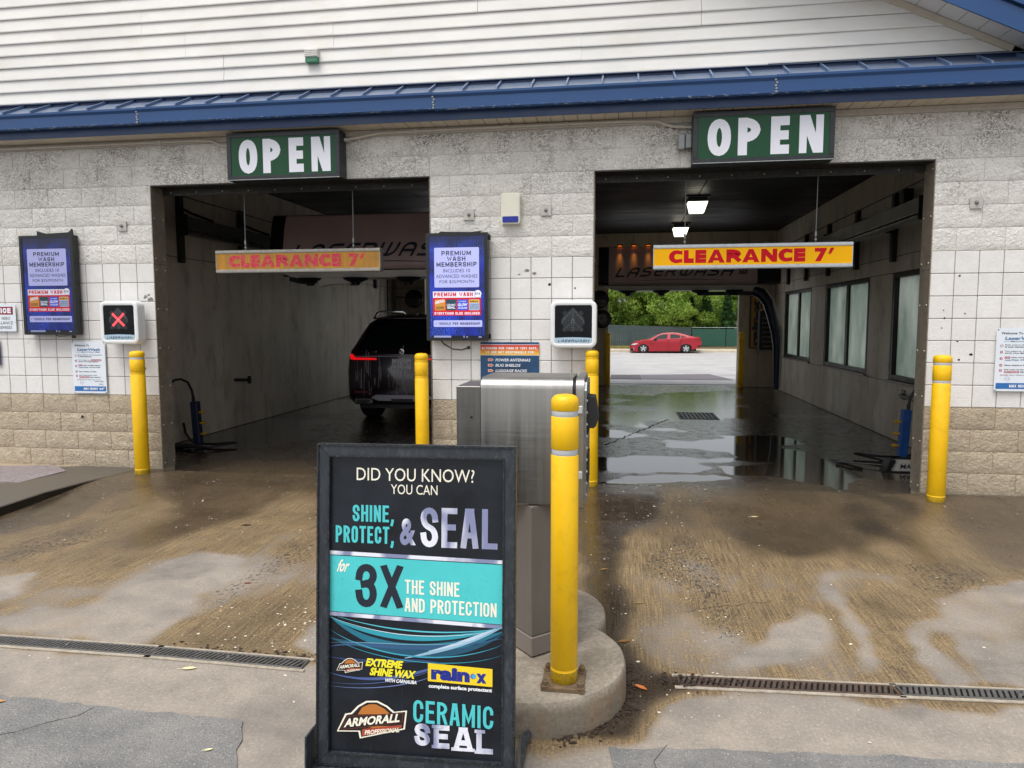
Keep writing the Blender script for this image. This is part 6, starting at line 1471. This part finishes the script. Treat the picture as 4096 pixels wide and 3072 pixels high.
def red_car():
    t = NT('car_red'); t.bsdf(C('#a1061f'), .35, .2, None, .5, **{'Coat Weight': .6, 'Coat Roughness': .05}); MR = t.m
    yb = 40.6; zg = float(-(yb - 11.6) * .0162) + .0
    root = thing('red_sedan', 'red four door sedan driving left along the road beyond the bay', 'car', (2.52, yb, zg))
    S = .00288
    def P(l): return [((x - 370) * S, (742 - y) * S) for x, y in l]
    def arch(cx, cy, r, a0, a1, n=9): return [(cx + r * math.cos(R(a0 + (a1 - a0) * k / n)), cy - r * math.sin(R(a0 + (a1 - a0) * k / n))) for k in range(n + 1)]
    low = [(385, 690), (373, 630), (380, 565), (425, 520), (520, 474), (640, 444), (800, 428), (1000, 418), (1300, 405), (1600, 385), (1800, 378), (1935, 376), (1957, 440), (1982, 505), (1986, 580), (1962, 612), (1775, 655)] + arch(1632, 630, 128, -10, 190) + [(1500, 690), (850, 698)] + arch(682, 640, 126, -25, 208) + [(556, 704)]
    Lp = P(low); n = len(Lp); cx = sum(p[0] for p in Lp) / n; cz = sum(p[1] for p in Lp) / n
    m = MB(); vs = []
    for y, ins in ((-.90, .045), (-.885, .012), (-.80, 0), (.80, 0), (.885, .012), (.90, .045)):
        for (x, z) in Lp:
            zz_ = z; xx = x
            if z > .55: zz_ = z - ins * 1.2
            if x < .5: xx = x + ins * 3
            if x > 4.2: xx = x - ins * 3
            taper = 0
            vs.append((xx, .9 + y + (.10 if False else 0), zz_))
    m.add(vs, [(k * n + i, k * n + (i + 1) % n, (k + 1) * n + (i + 1) % n, (k + 1) * n + i) for k in range(5) for i in range(n)], False)
    m.f += [tuple(range(n)), tuple(5 * n + i for i in range(n))]; m.sm += [False, False]
    m.build('body', MR, root)
    gh = P([(790, 432), (1000, 325), (1100, 290), (1200, 274), (1350, 269), (1480, 280), (1600, 312), (1740, 352), (1890, 382)])
    m = MB(); k_ = len(gh); vs = []
    def wy(z): return .84 - .24 * max(0, (z - .9) / .47)
    for sg in (-1, 1):
        for x, z in gh: vs.append((x, .9 + sg * wy(z), z))
    m.add(vs, [(i, i + 1, k_ + i + 1, k_ + i) for i in range(k_ - 1)] + [tuple(range(k_)), tuple(range(k_, 2 * k_))], False); m.build('roof', MR, root)
    # glass a few millimetres proud of the cabin sides
    for l, nm in (([(905, 424), (975, 372), (1040, 335), (1120, 312), (1228, 308), (1214, 412)], 'side_window'), ([(1283, 308), (1400, 312), (1500, 334), (1512, 392), (1280, 406)], 'side_window'), ([(1524, 340), (1575, 356), (1648, 378), (1532, 388)], 'side_window')):
        q = P(l)
        for sg in (-1, 1): MB().add([(x, .9 + sg * (wy(z) + .004), z) for x, z in q], [tuple(range(len(q)))]).build(nm, M_GLS, root)
    q0, q1 = gh[0], gh[1]
    MB().add([(q0[0] - .012, .18, q0[1] + .012), (q0[0] - .012, 1.62, q0[1] + .012), (q1[0] - .01, 1.50, q1[1] + .014), (q1[0] - .01, .30, q1[1] + .014)], [(0, 1, 2, 3)]).build('windscreen', mat('screen_glass', '#5f7572', .08), root)
    q0, q1 = gh[6], gh[8]
    MB().add([(q0[0] + .01, .32, q0[1] + .012), (q0[0] + .01, 1.48, q0[1] + .012), (q1[0] - .1, 1.60, q1[1] + .05), (q1[0] - .1, .20, q1[1] + .05)], [(0, 1, 2, 3)]).build('rear_window', M_GLS, root)
    m = MB(); fr = P([(985, 345), (1080, 303), (1180, 288), (1350, 284), (1480, 296), (1600, 330), (1690, 366)])
    m.tube([(x, .9 - wy(z) - .004, z) for x, z in fr], .012, 6).build('window_trim', M_CHRM, root)
    for a, b in ((905, 1225), (1235, 1520)): pass
    MB().prism(P([(900, 432), (925, 405), (985, 402), (975, 440), (920, 452)]), 'y', -.10, .0).build('mirror', M_GBLK, root)
    for l in ([(1160, 462), (1195, 460), (1195, 474), (1160, 476)], [(1500, 430), (1540, 426), (1540, 440), (1500, 444)]): MB().prism(P(l), 'y', -.042, -.006).build('door_handle', MR, root)
    m = MB()
    for l in ([(1240, 415), (1244, 415), (1226, 685), (1222, 685)], [(868, 430), (873, 430), (842, 560), (838, 560)], [(1520, 395), (1525, 395), (1500, 540), (1496, 540)]): m.prism(P(l), 'y', -.0365, -.004)
    m.build('door_seam', mat('seam_dark', '#2d0308', .6), root)
    for xa, xb in ((862, 1232), (1238, 1512)):          # doors: shoulder, waist and tucked-in lower panel
        rows = [(0.0, 0), (-.030, .20), (-.036, .34), (-.012, .66), (.004, 1.0)]
        top = lambda x: (742 - (428 - (x - 900) * .045)) * S
        xs_ = [xa + (xb - xa) * k / 6 for k in range(7)]; mm = MB(); vs = []
        for x in xs_:
            z1 = top(x) - .01; z0 = (742 - 668) * S
            end = 1.0
            if x > 1490: end = .55
            if x < 870: end = .6
            for y, f_ in rows: vs.append(((x - 370) * S, y, z1 + (z0 - z1) * f_ * end))
        mm.add(vs, [(i * 5 + j, i * 5 + j + 1, i * 5 + j + 6, i * 5 + j + 5) for i in range(6) for j in range(4)], True); mm.build('door', MR, root)
    MB().prism(P([(872, 688), (1030, 655), (1500, 640), (1500, 662), (1030, 678)]), 'y', -.016, .004).build('sill_panel', MR, root)
    MB().prism(P([(398, 548), (470, 520), (560, 512), (545, 535), (480, 556)]), 'y', -.012, .1).build('headlight', mat('headlight', '#c8cdcf', .1), root)
    MB().prism(P([(378, 566), (400, 545), (470, 520), (480, 556), (385, 585)]), 'y', .03, 1.77).build('grille', M_GBLK, root)
    MB().prism(P([(390, 632), (470, 620), (478, 665), (400, 690)]), 'y', -.010, .1).build('bumper_vent', M_GBLK, root)
    MB().prism(P([(445, 612), (470, 615), (482, 665), (470, 665)]), 'y', -.014, .05).build('bumper_trim', M_CHRM, root)
    MB().prism(P([(1815, 425), (1900, 392), (1948, 388), (1952, 465), (1890, 455)]), 'y', -.008, .12).build('tail_light', emit('tail_red', '#c01018', .25), root)
    MB().prism(P([(1885, 562), (1980, 556), (1980, 588), (1890, 592)]), 'y', -.006, .1).build('bumper_vent', M_GBLK, root)
    for x in (682, 1632):
        for y, o in ((.10, -1), (1.70, 1)): wheel(root, (x - 370) * S, y, .325, .215, 5, o)
    MB().box(.25, 4.3, .15, 1.65, .16, .42).build('underside', M_GBLK, root)
    return root
red_car()

def suv():
    t = NT('car_black'); t.bsdf(C('#1d0f1b'), .28, .15, None, .5, **{'Coat Weight': .8, 'Coat Roughness': .05}); MK = t.m
    root = thing('dark_suv', 'wet dark luxury SUV seen from behind inside the left bay', 'car', (-1.575, 4.0, .0), (0, 0, R(1)))
    yk = [0, .05, .16, .35, .55, .75, 1.2, 2.4, 3.1, 3.9, 4.7, 5.0, 5.1]
    tp = [1.12, 1.17, 1.30, 1.50, 1.68, 1.74, 1.78, 1.79, 1.72, 1.20, 1.05, .95, .75]
    hw = [.82, .90, .96, .985, 1.0, 1.0, 1.0, 1.0, 1.0, 1.0, .97, .90, .75]
    zb = [.46, .34, .30, .28, .28, .28, .28, .28, .28, .28, .28, .3, .4]
    def sec(k):
        w, t_, b = hw[k], tp[k], zb[k]; belt = 1.10
        g = w * .95 - (w * .95 - .66) * max(0, min(1, (t_ - belt) / .69))
        h = [(0, b), (w * .88, b), (w * .985, b + .10), (w, .62), (w, .85), (w * .975, min(belt, t_ - .02) - .06), ((w * .95 + g) / 2 + .02, (belt + t_) / 2 - .01), (g, t_ - .05), (g * .86, t_ - .004), (g * .5, t_ + .012), (0, t_ + .016)]
        return h
    m = MB(); rows = []
    for k in range(len(yk)):
        h = sec(k); full = h + [(-x, z) for x, z in reversed(h[1:-1])]
        rows.append([(x, yk[k], z) for x, z in full])
    n = len(rows[0]); m.add([v for r_ in rows for v in r_], [(k * n + i, k * n + (i + 1) % n, (k + 1) * n + (i + 1) % n, (k + 1) * n + i) for k in range(len(yk) - 1) for i in range(n)], True)
    m.f += [tuple(range(n)), tuple((len(yk) - 1) * n + i for i in range(n))]; m.sm += [False, False]
    m.build('body', MK, root)
    gl = MB(); vs = []
    for y, t_, g in ((.09, 1.225, .80), (.16, 1.30, .78), (.35, 1.50, .69), (.52, 1.655, .62)):
        for a in (-.92, -.5, 0, .5, .92): vs.append((a * g, y - .006, t_ + .020 - .006 * a * a * 4))
    gl.add(vs, [(r_ * 5 + i, r_ * 5 + i + 1, r_ * 5 + i + 6, r_ * 5 + i + 5) for r_ in range(3) for i in range(4)], True); gl.build('rear_window', M_GLS, root)
    MB().box(-.62, .62, .46, .56, 1.70, 1.725, .008).build('spoiler', MK, root)
    for sg in (-1, 1): MB().tube([(sg * .68, .75, 1.73), (sg * .68, .85, 1.80), (sg * .68, 1.1, 1.835), (sg * .68, 2.4, 1.84), (sg * .68, 2.7, 1.78)], .018, 8).build('roof_rail', M_CHRM, root)
    MB().prism([(.75, 1.76), (1.0, 1.84), (1.02, 1.76)], 'x', -.012, .012).build('antenna_fin', MK, root)
    for sg in (-1, 1):
        MB().prism([(sg * .42, 1.043), (sg * .80, 1.043), (sg * .845, 1.05), (sg * .86, 1.135), (sg * .83, 1.13), (sg * .77, 1.078), (sg * .42, 1.072)], 'y', -.012, .10).build('tail_light', emit('tail_glow', '#ff0a18', .45), root)
        MB().box(sg * .52, sg * .80, -.006, .02, .505, .535).build('reflector', mat('reflector', '#5a0a12', .3), root)
        MB().box(sg * .50, sg * .80, -.014, .03, .325, .42, .02).build('exhaust_trim', M_CHRM, root); MB().box(sg * .52, sg * .78, -.016, .03, .34, .405, .015).build('exhaust', M_GBLK, root)
    MB().box(-.78, .78, -.010, .01, 1.093, 1.108, .003).build('trim_strip', mat('trim_dim', '#8b8590', .35, .3), root)
    MB().prism([(-.52, .43), (-.44, .475), (.44, .475), (.52, .43), (.40, .38), (-.40, .38)], 'y', -.012, .02).build('skid_plate', mat('skid_grey', '#8b8892', .4, .3), root)
    MB().box(-.2, .2, -.014, .02, .345, .43, .02).build('tow_cover', M_GBLK, root)
    pl = MB().box(-.16, .16, -.014, -.004, .898, 1.058, .008).build('number_plate', mat('plate_grey', '#c9c7d0', .4), root)
    m = MB(); txt(m, 'HKF-5619', -.14, .14, .935, 1.02, -.0148, .0); txt(m, 'NORTH CAROLINA', -.11, .11, .906, .922, -.0148, 0); txt(m, 'FIRST IN FLIGHT', -.09, .09, 1.030, 1.046, -.0148, 0); m.build('lettering', mat('plate_ink', '#22232f', .5), pl)
    m = MB(); txt(m, 'X7', -.52, -.40, 1.148, 1.182, -.006, .02, .2); m.build('lettering', M_CHRM, root)
    em = MB().lathe([(.045, 0), (.045, -.006), (.036, -.008)], (0, -.006, 1.175), 20, 'y').build('emblem', M_CHRM, root)
    for k in range(4):
        q = [(0, 1.175)] + [(.034 * math.cos(R(90 * k + a)), 1.175 + .034 * math.sin(R(90 * k + a))) for a in range(0, 91, 15)]
        MB().face(q, -.0148).build('emblem_quarter', M_NVY if k % 2 else WHITE, em)
    m = MB()
    rnd = random.Random(5)
    for k in range(46):
        x = rnd.uniform(-.78, .4); z0 = rnd.uniform(.45, .9); L_ = rnd.uniform(.08, .4); w = rnd.uniform(.002, .006); x1 = x + rnd.uniform(-.02, .02)
        m.add([(x - w, -.0035, z0 + L_), (x + w, -.0035, z0 + L_), (x1 + w, -.0035, z0), (x1 - w, -.0035, z0)], [(0, 1, 2, 3)])
    m.build('water_run', mat('suds', '#8c8692', .4), root, kind='stuff')
    for y in (.95, 4.05):
        for sg in (-1, 1):
            w_ = MB().lathe([(.20, -.14), (.34, -.15), (.385, -.12), (.385, .12), (.34, .15), (.20, .15)], (0, 0, 0), 28, 'x', caps=False).build('wheel', M_TYRE, root, (sg * .80, y, .385))
            MB().lathe([(.22, sg * .10), (.20, sg * .14), (.05, sg * .12), (0, sg * .13)], (0, 0, 0), 20, 'x').build('rim', M_RIM, w_)
    MB().box(-.8, .8, .3, 4.8, .22, .5).build('underside', M_GBLK, root)
    return root
suv()

# ================================================================== BEYOND THE ROAD
fz = -.24
MB().box(-60, 70, 45.0, 110, -.7, -.262).build('verge_bank', mat('verge_soil', '#6d6247'), kind='structure')
fn = thing('board_fence', 'dark grey fence of upright boards behind the red car', 'fence', (0, 46.3, fz))
m_f = mat('fence_grey', '#3c4a4a', .75, var=.16, scale=1.5, dirt='#55605e', dirt_amt=.3, stretch=(3, 1, .4)); me = None
for k in range(110):
    x = 6.95 - .145 * k; h = 1.42 + .033 * min(8, (6.95 - x)) + random.uniform(-.008, .008)
    o = link('board', me, None, fn, (x, random.uniform(0, .012), 0)) if me and False else MB().box(-.069, .069, -.012, .012, 0, h, .003).build('board', m_f, fn, (x, random.uniform(0, .014), 0))
for z in (.3, 1.15): MB().box(6.95 - 16, 7.0, .03, .07, z, z + .09).build('rail', m_f, fn)
gf = thing('screen_fence', 'green fabric screen fence with a top rail right of the grey fence', 'fence', (7.05, 46.2, fz))
mg = mat('screen_green', '#1d4a3d', .7, var=.12, scale=1.2)
for k in range(4):
    MB().box(k * 2.4 + .03, k * 2.4 + 2.37, -.01, .0, .06, 1.30).build('fabric_panel', mg, gf); MB().cyl((k * 2.4, .0, 0), (k * 2.4, 0, 1.42), .03, 8).build('post', M_GBLK, gf)
MB().tube([(0, 0, 1.40), (9.6, 0, 1.40)], .022, 8).build('rail', mat('rail_pale', '#8f9a96', .5), gf)
# grass strip at the foot of the fence
m = MB(); rnd = random.Random(9)
for k in range(5200):
    x, y = rnd.uniform(-8, 3.4), rnd.uniform(44.7, 46.2); h = rnd.uniform(.05, .16); a = rnd.uniform(0, 3.1); dx, dy = .03 * math.cos(a), .03 * math.sin(a); z = fz - .02
    m.add([(x - dx, y - dy, z), (x + dx, y + dy, z), (x + rnd.uniform(-.05, .05), y, z + h)], [(0, 1, 2)])
t = NT('grass'); n = t.noise(t.pos(), .9, 4); t.bsdf(t.mix(t.ramp(n, .4, .6), C('#5f8a35'), C('#9a8a4a')), .8)
me = bpy.data.meshes.new('grass'); me.from_pydata(m.v, [], m.f); link('grass', me, t.m, kind='stuff')

def leaf_mat(name, a, b):
    t = NT(name); p = t.pos(); n = t.noise(p, .8, 4, .6); f = t.noise(p, 7, 2)
    c = t.mix(t.ramp(n, .38, .62), C(a), C(b)); c = t.mix(t.ramp(f, .45, .7, 0, .4), c, tuple(x * 1.5 for x in C(b)[:3]) + (1,))
    d = t.n('ShaderNodeBsdfPrincipled'); t.l(c, d.inputs['Base Color']); d.inputs['Roughness'].default_value = .55
    tr = t.n('ShaderNodeBsdfTranslucent'); t.l(c, tr.inputs['Color']); mx = t.n('ShaderNodeMixShader'); mx.inputs[0].default_value = .5
    t.l(d.outputs[0], mx.inputs[1]); t.l(tr.outputs[0], mx.inputs[2]); t.l(mx.outputs[0], t.out.inputs[0]); return t.m
M_LFB = leaf_mat('leaf_bright', '#64882f', '#9db650'); M_LFD = leaf_mat('leaf_dark', '#274a22', '#4a7034'); M_BARK = mat('bark', '#4a3d30', .9, var=.25, scale=4, stretch=(3, 3, .6), bump=.4, bscale=20)
def leaf_cloud(cen, nrm_up, size, seed, elong=1.5):
    g = np.random.default_rng(seed); n = len(cen)
    a = g.normal(size=(n, 3)); a /= np.linalg.norm(a, axis=1)[:, None]
    b = np.cross(a, g.normal(size=(n, 3))); b /= np.linalg.norm(b, axis=1)[:, None]
    s = size * g.uniform(.6, 1.3, (n, 1))
    v = np.stack([cen - a * s * elong, cen + b * s * .6, cen + a * s * elong, cen - b * s * .6], 1).reshape(-1, 3).astype(np.float32)
    me = bpy.data.meshes.new('crown'); me.vertices.add(4 * n); me.vertices.foreach_set('co', v.ravel())
    me.loops.add(4 * n); me.loops.foreach_set('vertex_index', np.arange(4 * n, dtype=np.int32))
    me.polygons.add(n); me.polygons.foreach_set('loop_start', np.arange(n, dtype=np.int32) * 4); me.update(calc_edges=True); return me
def broad_crown(seed, h, r, n=30000):
    g = np.random.default_rng(seed); k = 80
    c = g.normal(size=(k, 3)); c /= np.linalg.norm(c, axis=1)[:, None]; c *= g.uniform(.35, 1., (k, 1)) ** .5
    c = c * np.array([r, r, h * .48]) + np.array([0, 0, h * .54]); rad = g.uniform(.16, .34, k) * r
    i = g.integers(0, k, n); d = g.normal(size=(n, 3)); d /= np.linalg.norm(d, axis=1)[:, None]
    p = c[i] + d * rad[i][:, None] * g.uniform(.55, 1.05, (n, 1)) * np.array([1.15, 1.15, .75])
    p = p[p[:, 2] > .35]
    return leaf_cloud(p, None, .085, seed + 1), c
def cone_crown(seed, h, r, n=13000):
    g = np.random.default_rng(seed); t = g.uniform(0, 1, n) ** .8; tier = (t * 13 % 1)
    rr_ = r * (1 - t) * (.55 + .45 * (1 - tier)) * g.uniform(.55, 1.05, n) * (1 + .15 * np.sin(t * 40)); a = g.uniform(0, 6.28, n); rr_ *= 1 + .22 * np.sin(a * 5 + t * 30)
    p = np.stack([rr_ * np.cos(a), rr_ * np.sin(a), t * h - .12 * rr_], 1); p = p[p[:, 2] > 0]
    return leaf_cloud(p, None, .06, seed + 1, 2.2)
def tree(kind, x, y, h, r, seed, label, mesh=None):
    s = thing('broadleaf_tree' if kind == 'b' else 'conifer_tree', label, 'tree', (x, y, fz), group='trees beyond the fence')
    if kind == 'b': me, c = broad_crown(seed, h, r)
    else: me = cone_crown(seed, h, r); c = []
    link('crown', me, M_LFB if kind == 'b' else M_LFD, s)
    m = MB().tube([(0, 0, -.1), (.05, 0, h * .2), (-.05, .05, h * .45), (.02, 0, h * .8)], [.02 * h + .05, .018 * h + .03, .013 * h, .02], 9)
    for q in list(c)[:12]: m.tube([(0, 0, h * .22 + .02 * h * (len(m.v) % 7)), (q[0] * .5, q[1] * .5, q[2] * .8), (q[0], q[1], q[2])], [.06, .035, .012], 6)
    m.build('trunk', M_BARK, s); return s
tree('b', 2.6, 50.2, 6.6, 2.9, 101, 'leftmost bright green leafy tree seen through the right bay')
tree('b', 6.2, 49.2, 6.2, 2.9, 102, 'bright green leafy tree above the middle of the red car')
tree('b', 8.6, 54.5, 6.0, 3.0, 103, 'paler leafy tree standing behind the dark conifers')
tree('b', -2.6, 49.8, 6.5, 3.2, 104, 'added leafy green tree behind the fence, hidden by the middle pier')  # unseen tree, added for reflections
tree('c', 8.3, 48.6, 4.3, 1.25, 105, 'dark conifer left of the gap above the green screen')
tree('c', 9.9, 48.8, 4.7, 1.0, 106, 'dark conifer at the right edge of the far opening')
tree('c', 7.2, 48.2, 3.6, 1.0, 107, 'short dark conifer just behind the joint of the two fences')
tree('c', 12.0, 49.2, 5.0, 1.3, 108, 'added dark conifer hidden behind the right side of the end wall')  # out of view, put in for what surfaces reflect
tree('b', 15.5, 51, 8.0, 3.2, 109, 'added leafy tree beyond the green screen fence, outside the opening')  # extra tree out of view, added to be reflected

# ================================================================== LITTER ON THE GROUND
m = MB(); g = random.Random(21)
def gz(x, y): return float(apron_height(np.float64(x), np.float64(y)))
def petal(x, y, r, z):
    a = g.uniform(0, 6.28); t_ = g.uniform(-.3, .5); q = []
    for k in range(5):
        b = a + k * 1.2566; q.append((x + r * math.cos(b) * (1.4 if k % 2 else .8), y + r * math.sin(b), z + .002 + max(0, t_ * r * math.sin(b - a))))
    m.add(q, [(0, 1, 2, 3, 4)])
for k in range(1100):
    u = g.random()
    if u < .35: x, y = g.gauss(-1.3, 1.2), g.uniform(-2.2, -.1)
    elif u < .5: x, y = g.gauss(.1, .25), g.gauss(-3.4, .35)
    elif u < .75: x, y = g.gauss(2.2, .35), g.uniform(-4.1, .2)
    else: x, y = g.uniform(-3, 5.5), g.uniform(-4.8, .6)
    if -3.2 < x < 6 and y < .8: petal(x, y, .0025 + .006 * g.random() ** 2.5, gz(x, y))
m.build('petal', mat('petal', '#ded6c6', .7, var=.1), kind='stuff')
m = MB()
for k in range(650):
    u = g.random()
    if u < .55:
        a = g.uniform(-.9, .6); r_ = .43 + abs(g.gauss(0, .035)); x, y = 1.505 + r_ * math.cos(a * 1.4), -3.925 + r_ * math.sin(a * 1.4)
    elif u < .8: x, y = g.uniform(-.5, .5), -3.84 + g.gauss(0, .02) + .02
    else: x, y = g.gauss(2.24, .11), g.gauss(-3.80, .035)
    petal(x, y, .003 + .009 * g.random() ** 3, gz(x, y) + (.011 if 2.1 < x < 2.45 and abs(y + 3.8) < .06 else .002))
m.build('leaf_litter', mat('litter', '#2c241d', .8, var=.5, scale=60, dirt='#6b4a2a', dirt_amt=.6), kind='stuff')
def leaf(x, y, r, a, col, label, curl=.3, z=None):
    q = [(-1, 0), (-.55, .30), (.1, .40), (.65, .22), (1.05, 0), (.65, -.24), (.1, -.38), (-.55, -.28)]
    mm = MB(); vs = [(r * u, r * v, .003 + r * curl * (abs(v) * .9 + .25 * u * u)) for u, v in q] + [(0, 0, .003)]
    mm.add(vs, [(i, (i + 1) % 8, 8) for i in range(8)]).tube([(-r, 0, .004), (-r * 1.45, r * .1, .005)], r * .035, 4)
    o = mm.build('fallen_leaf', ink(col, .6), None, (x, y, gz(x, y) if z is None else z), (0, 0, a), label=label, category='leaf'); o['group'] = 'fallen leaves'
leaf(-.14, -4.02, .036, .3, '#d9cfa0', 'pale yellow leaf just below the left trench grate')
leaf(3.02, -.95, .035, .2, '#d8cf9a', 'pale leaf in the middle of the right lane')
leaf(2.00, -3.89, .034, -.6, '#b5682c', 'orange curled leaf beside the island near the front bollard', .6)
leaf(1.93, -3.42, .035, .4, '#8f6a35', 'brown leaf against the side of the island')
leaf(2.23, -3.74, .03, .9, '#a8693a', 'rust coloured leaf at the clogged end of the right trench')
leaf(2.68, -.62, .03, .1, '#a06b52', 'reddish leaf on the wet part of the right lane')
leaf(-.44, -2.93, .026, .4, '#8a4f3e', 'small red leaf on the dry patch of the left lane')
leaf(-1.12, -1.72, .045, .2, '#3c2a1c', 'dark brown leaf in the middle of the left lane', .1)
leaf(-.66, -1.35, .036, .1, '#33261b', 'dark brown leaf nearer the left bay door', .1)
leaf(-.78, -4.43, .03, .3, '#b98a55', 'tan leaf on the asphalt at the left edge', .3, .008)
leaf(.33, -4.62, .018, .5, '#d9d3a4', 'small pale leaf on the asphalt left of the sandwich board', .3, .008)
leaf(3.4, -4.33, .04, .1, '#8a8f4a', 'greenish leaf on the asphalt edge at the lower right', .2, .008)
leaf(1.80, -2.35, .028, .6, '#8d6d40', 'small brown leaf in the damp strip beyond the island')
leaf(2.02, -2.9, .028, .2, '#94743f', 'tan leaf on the damp strip right of the kiosk')
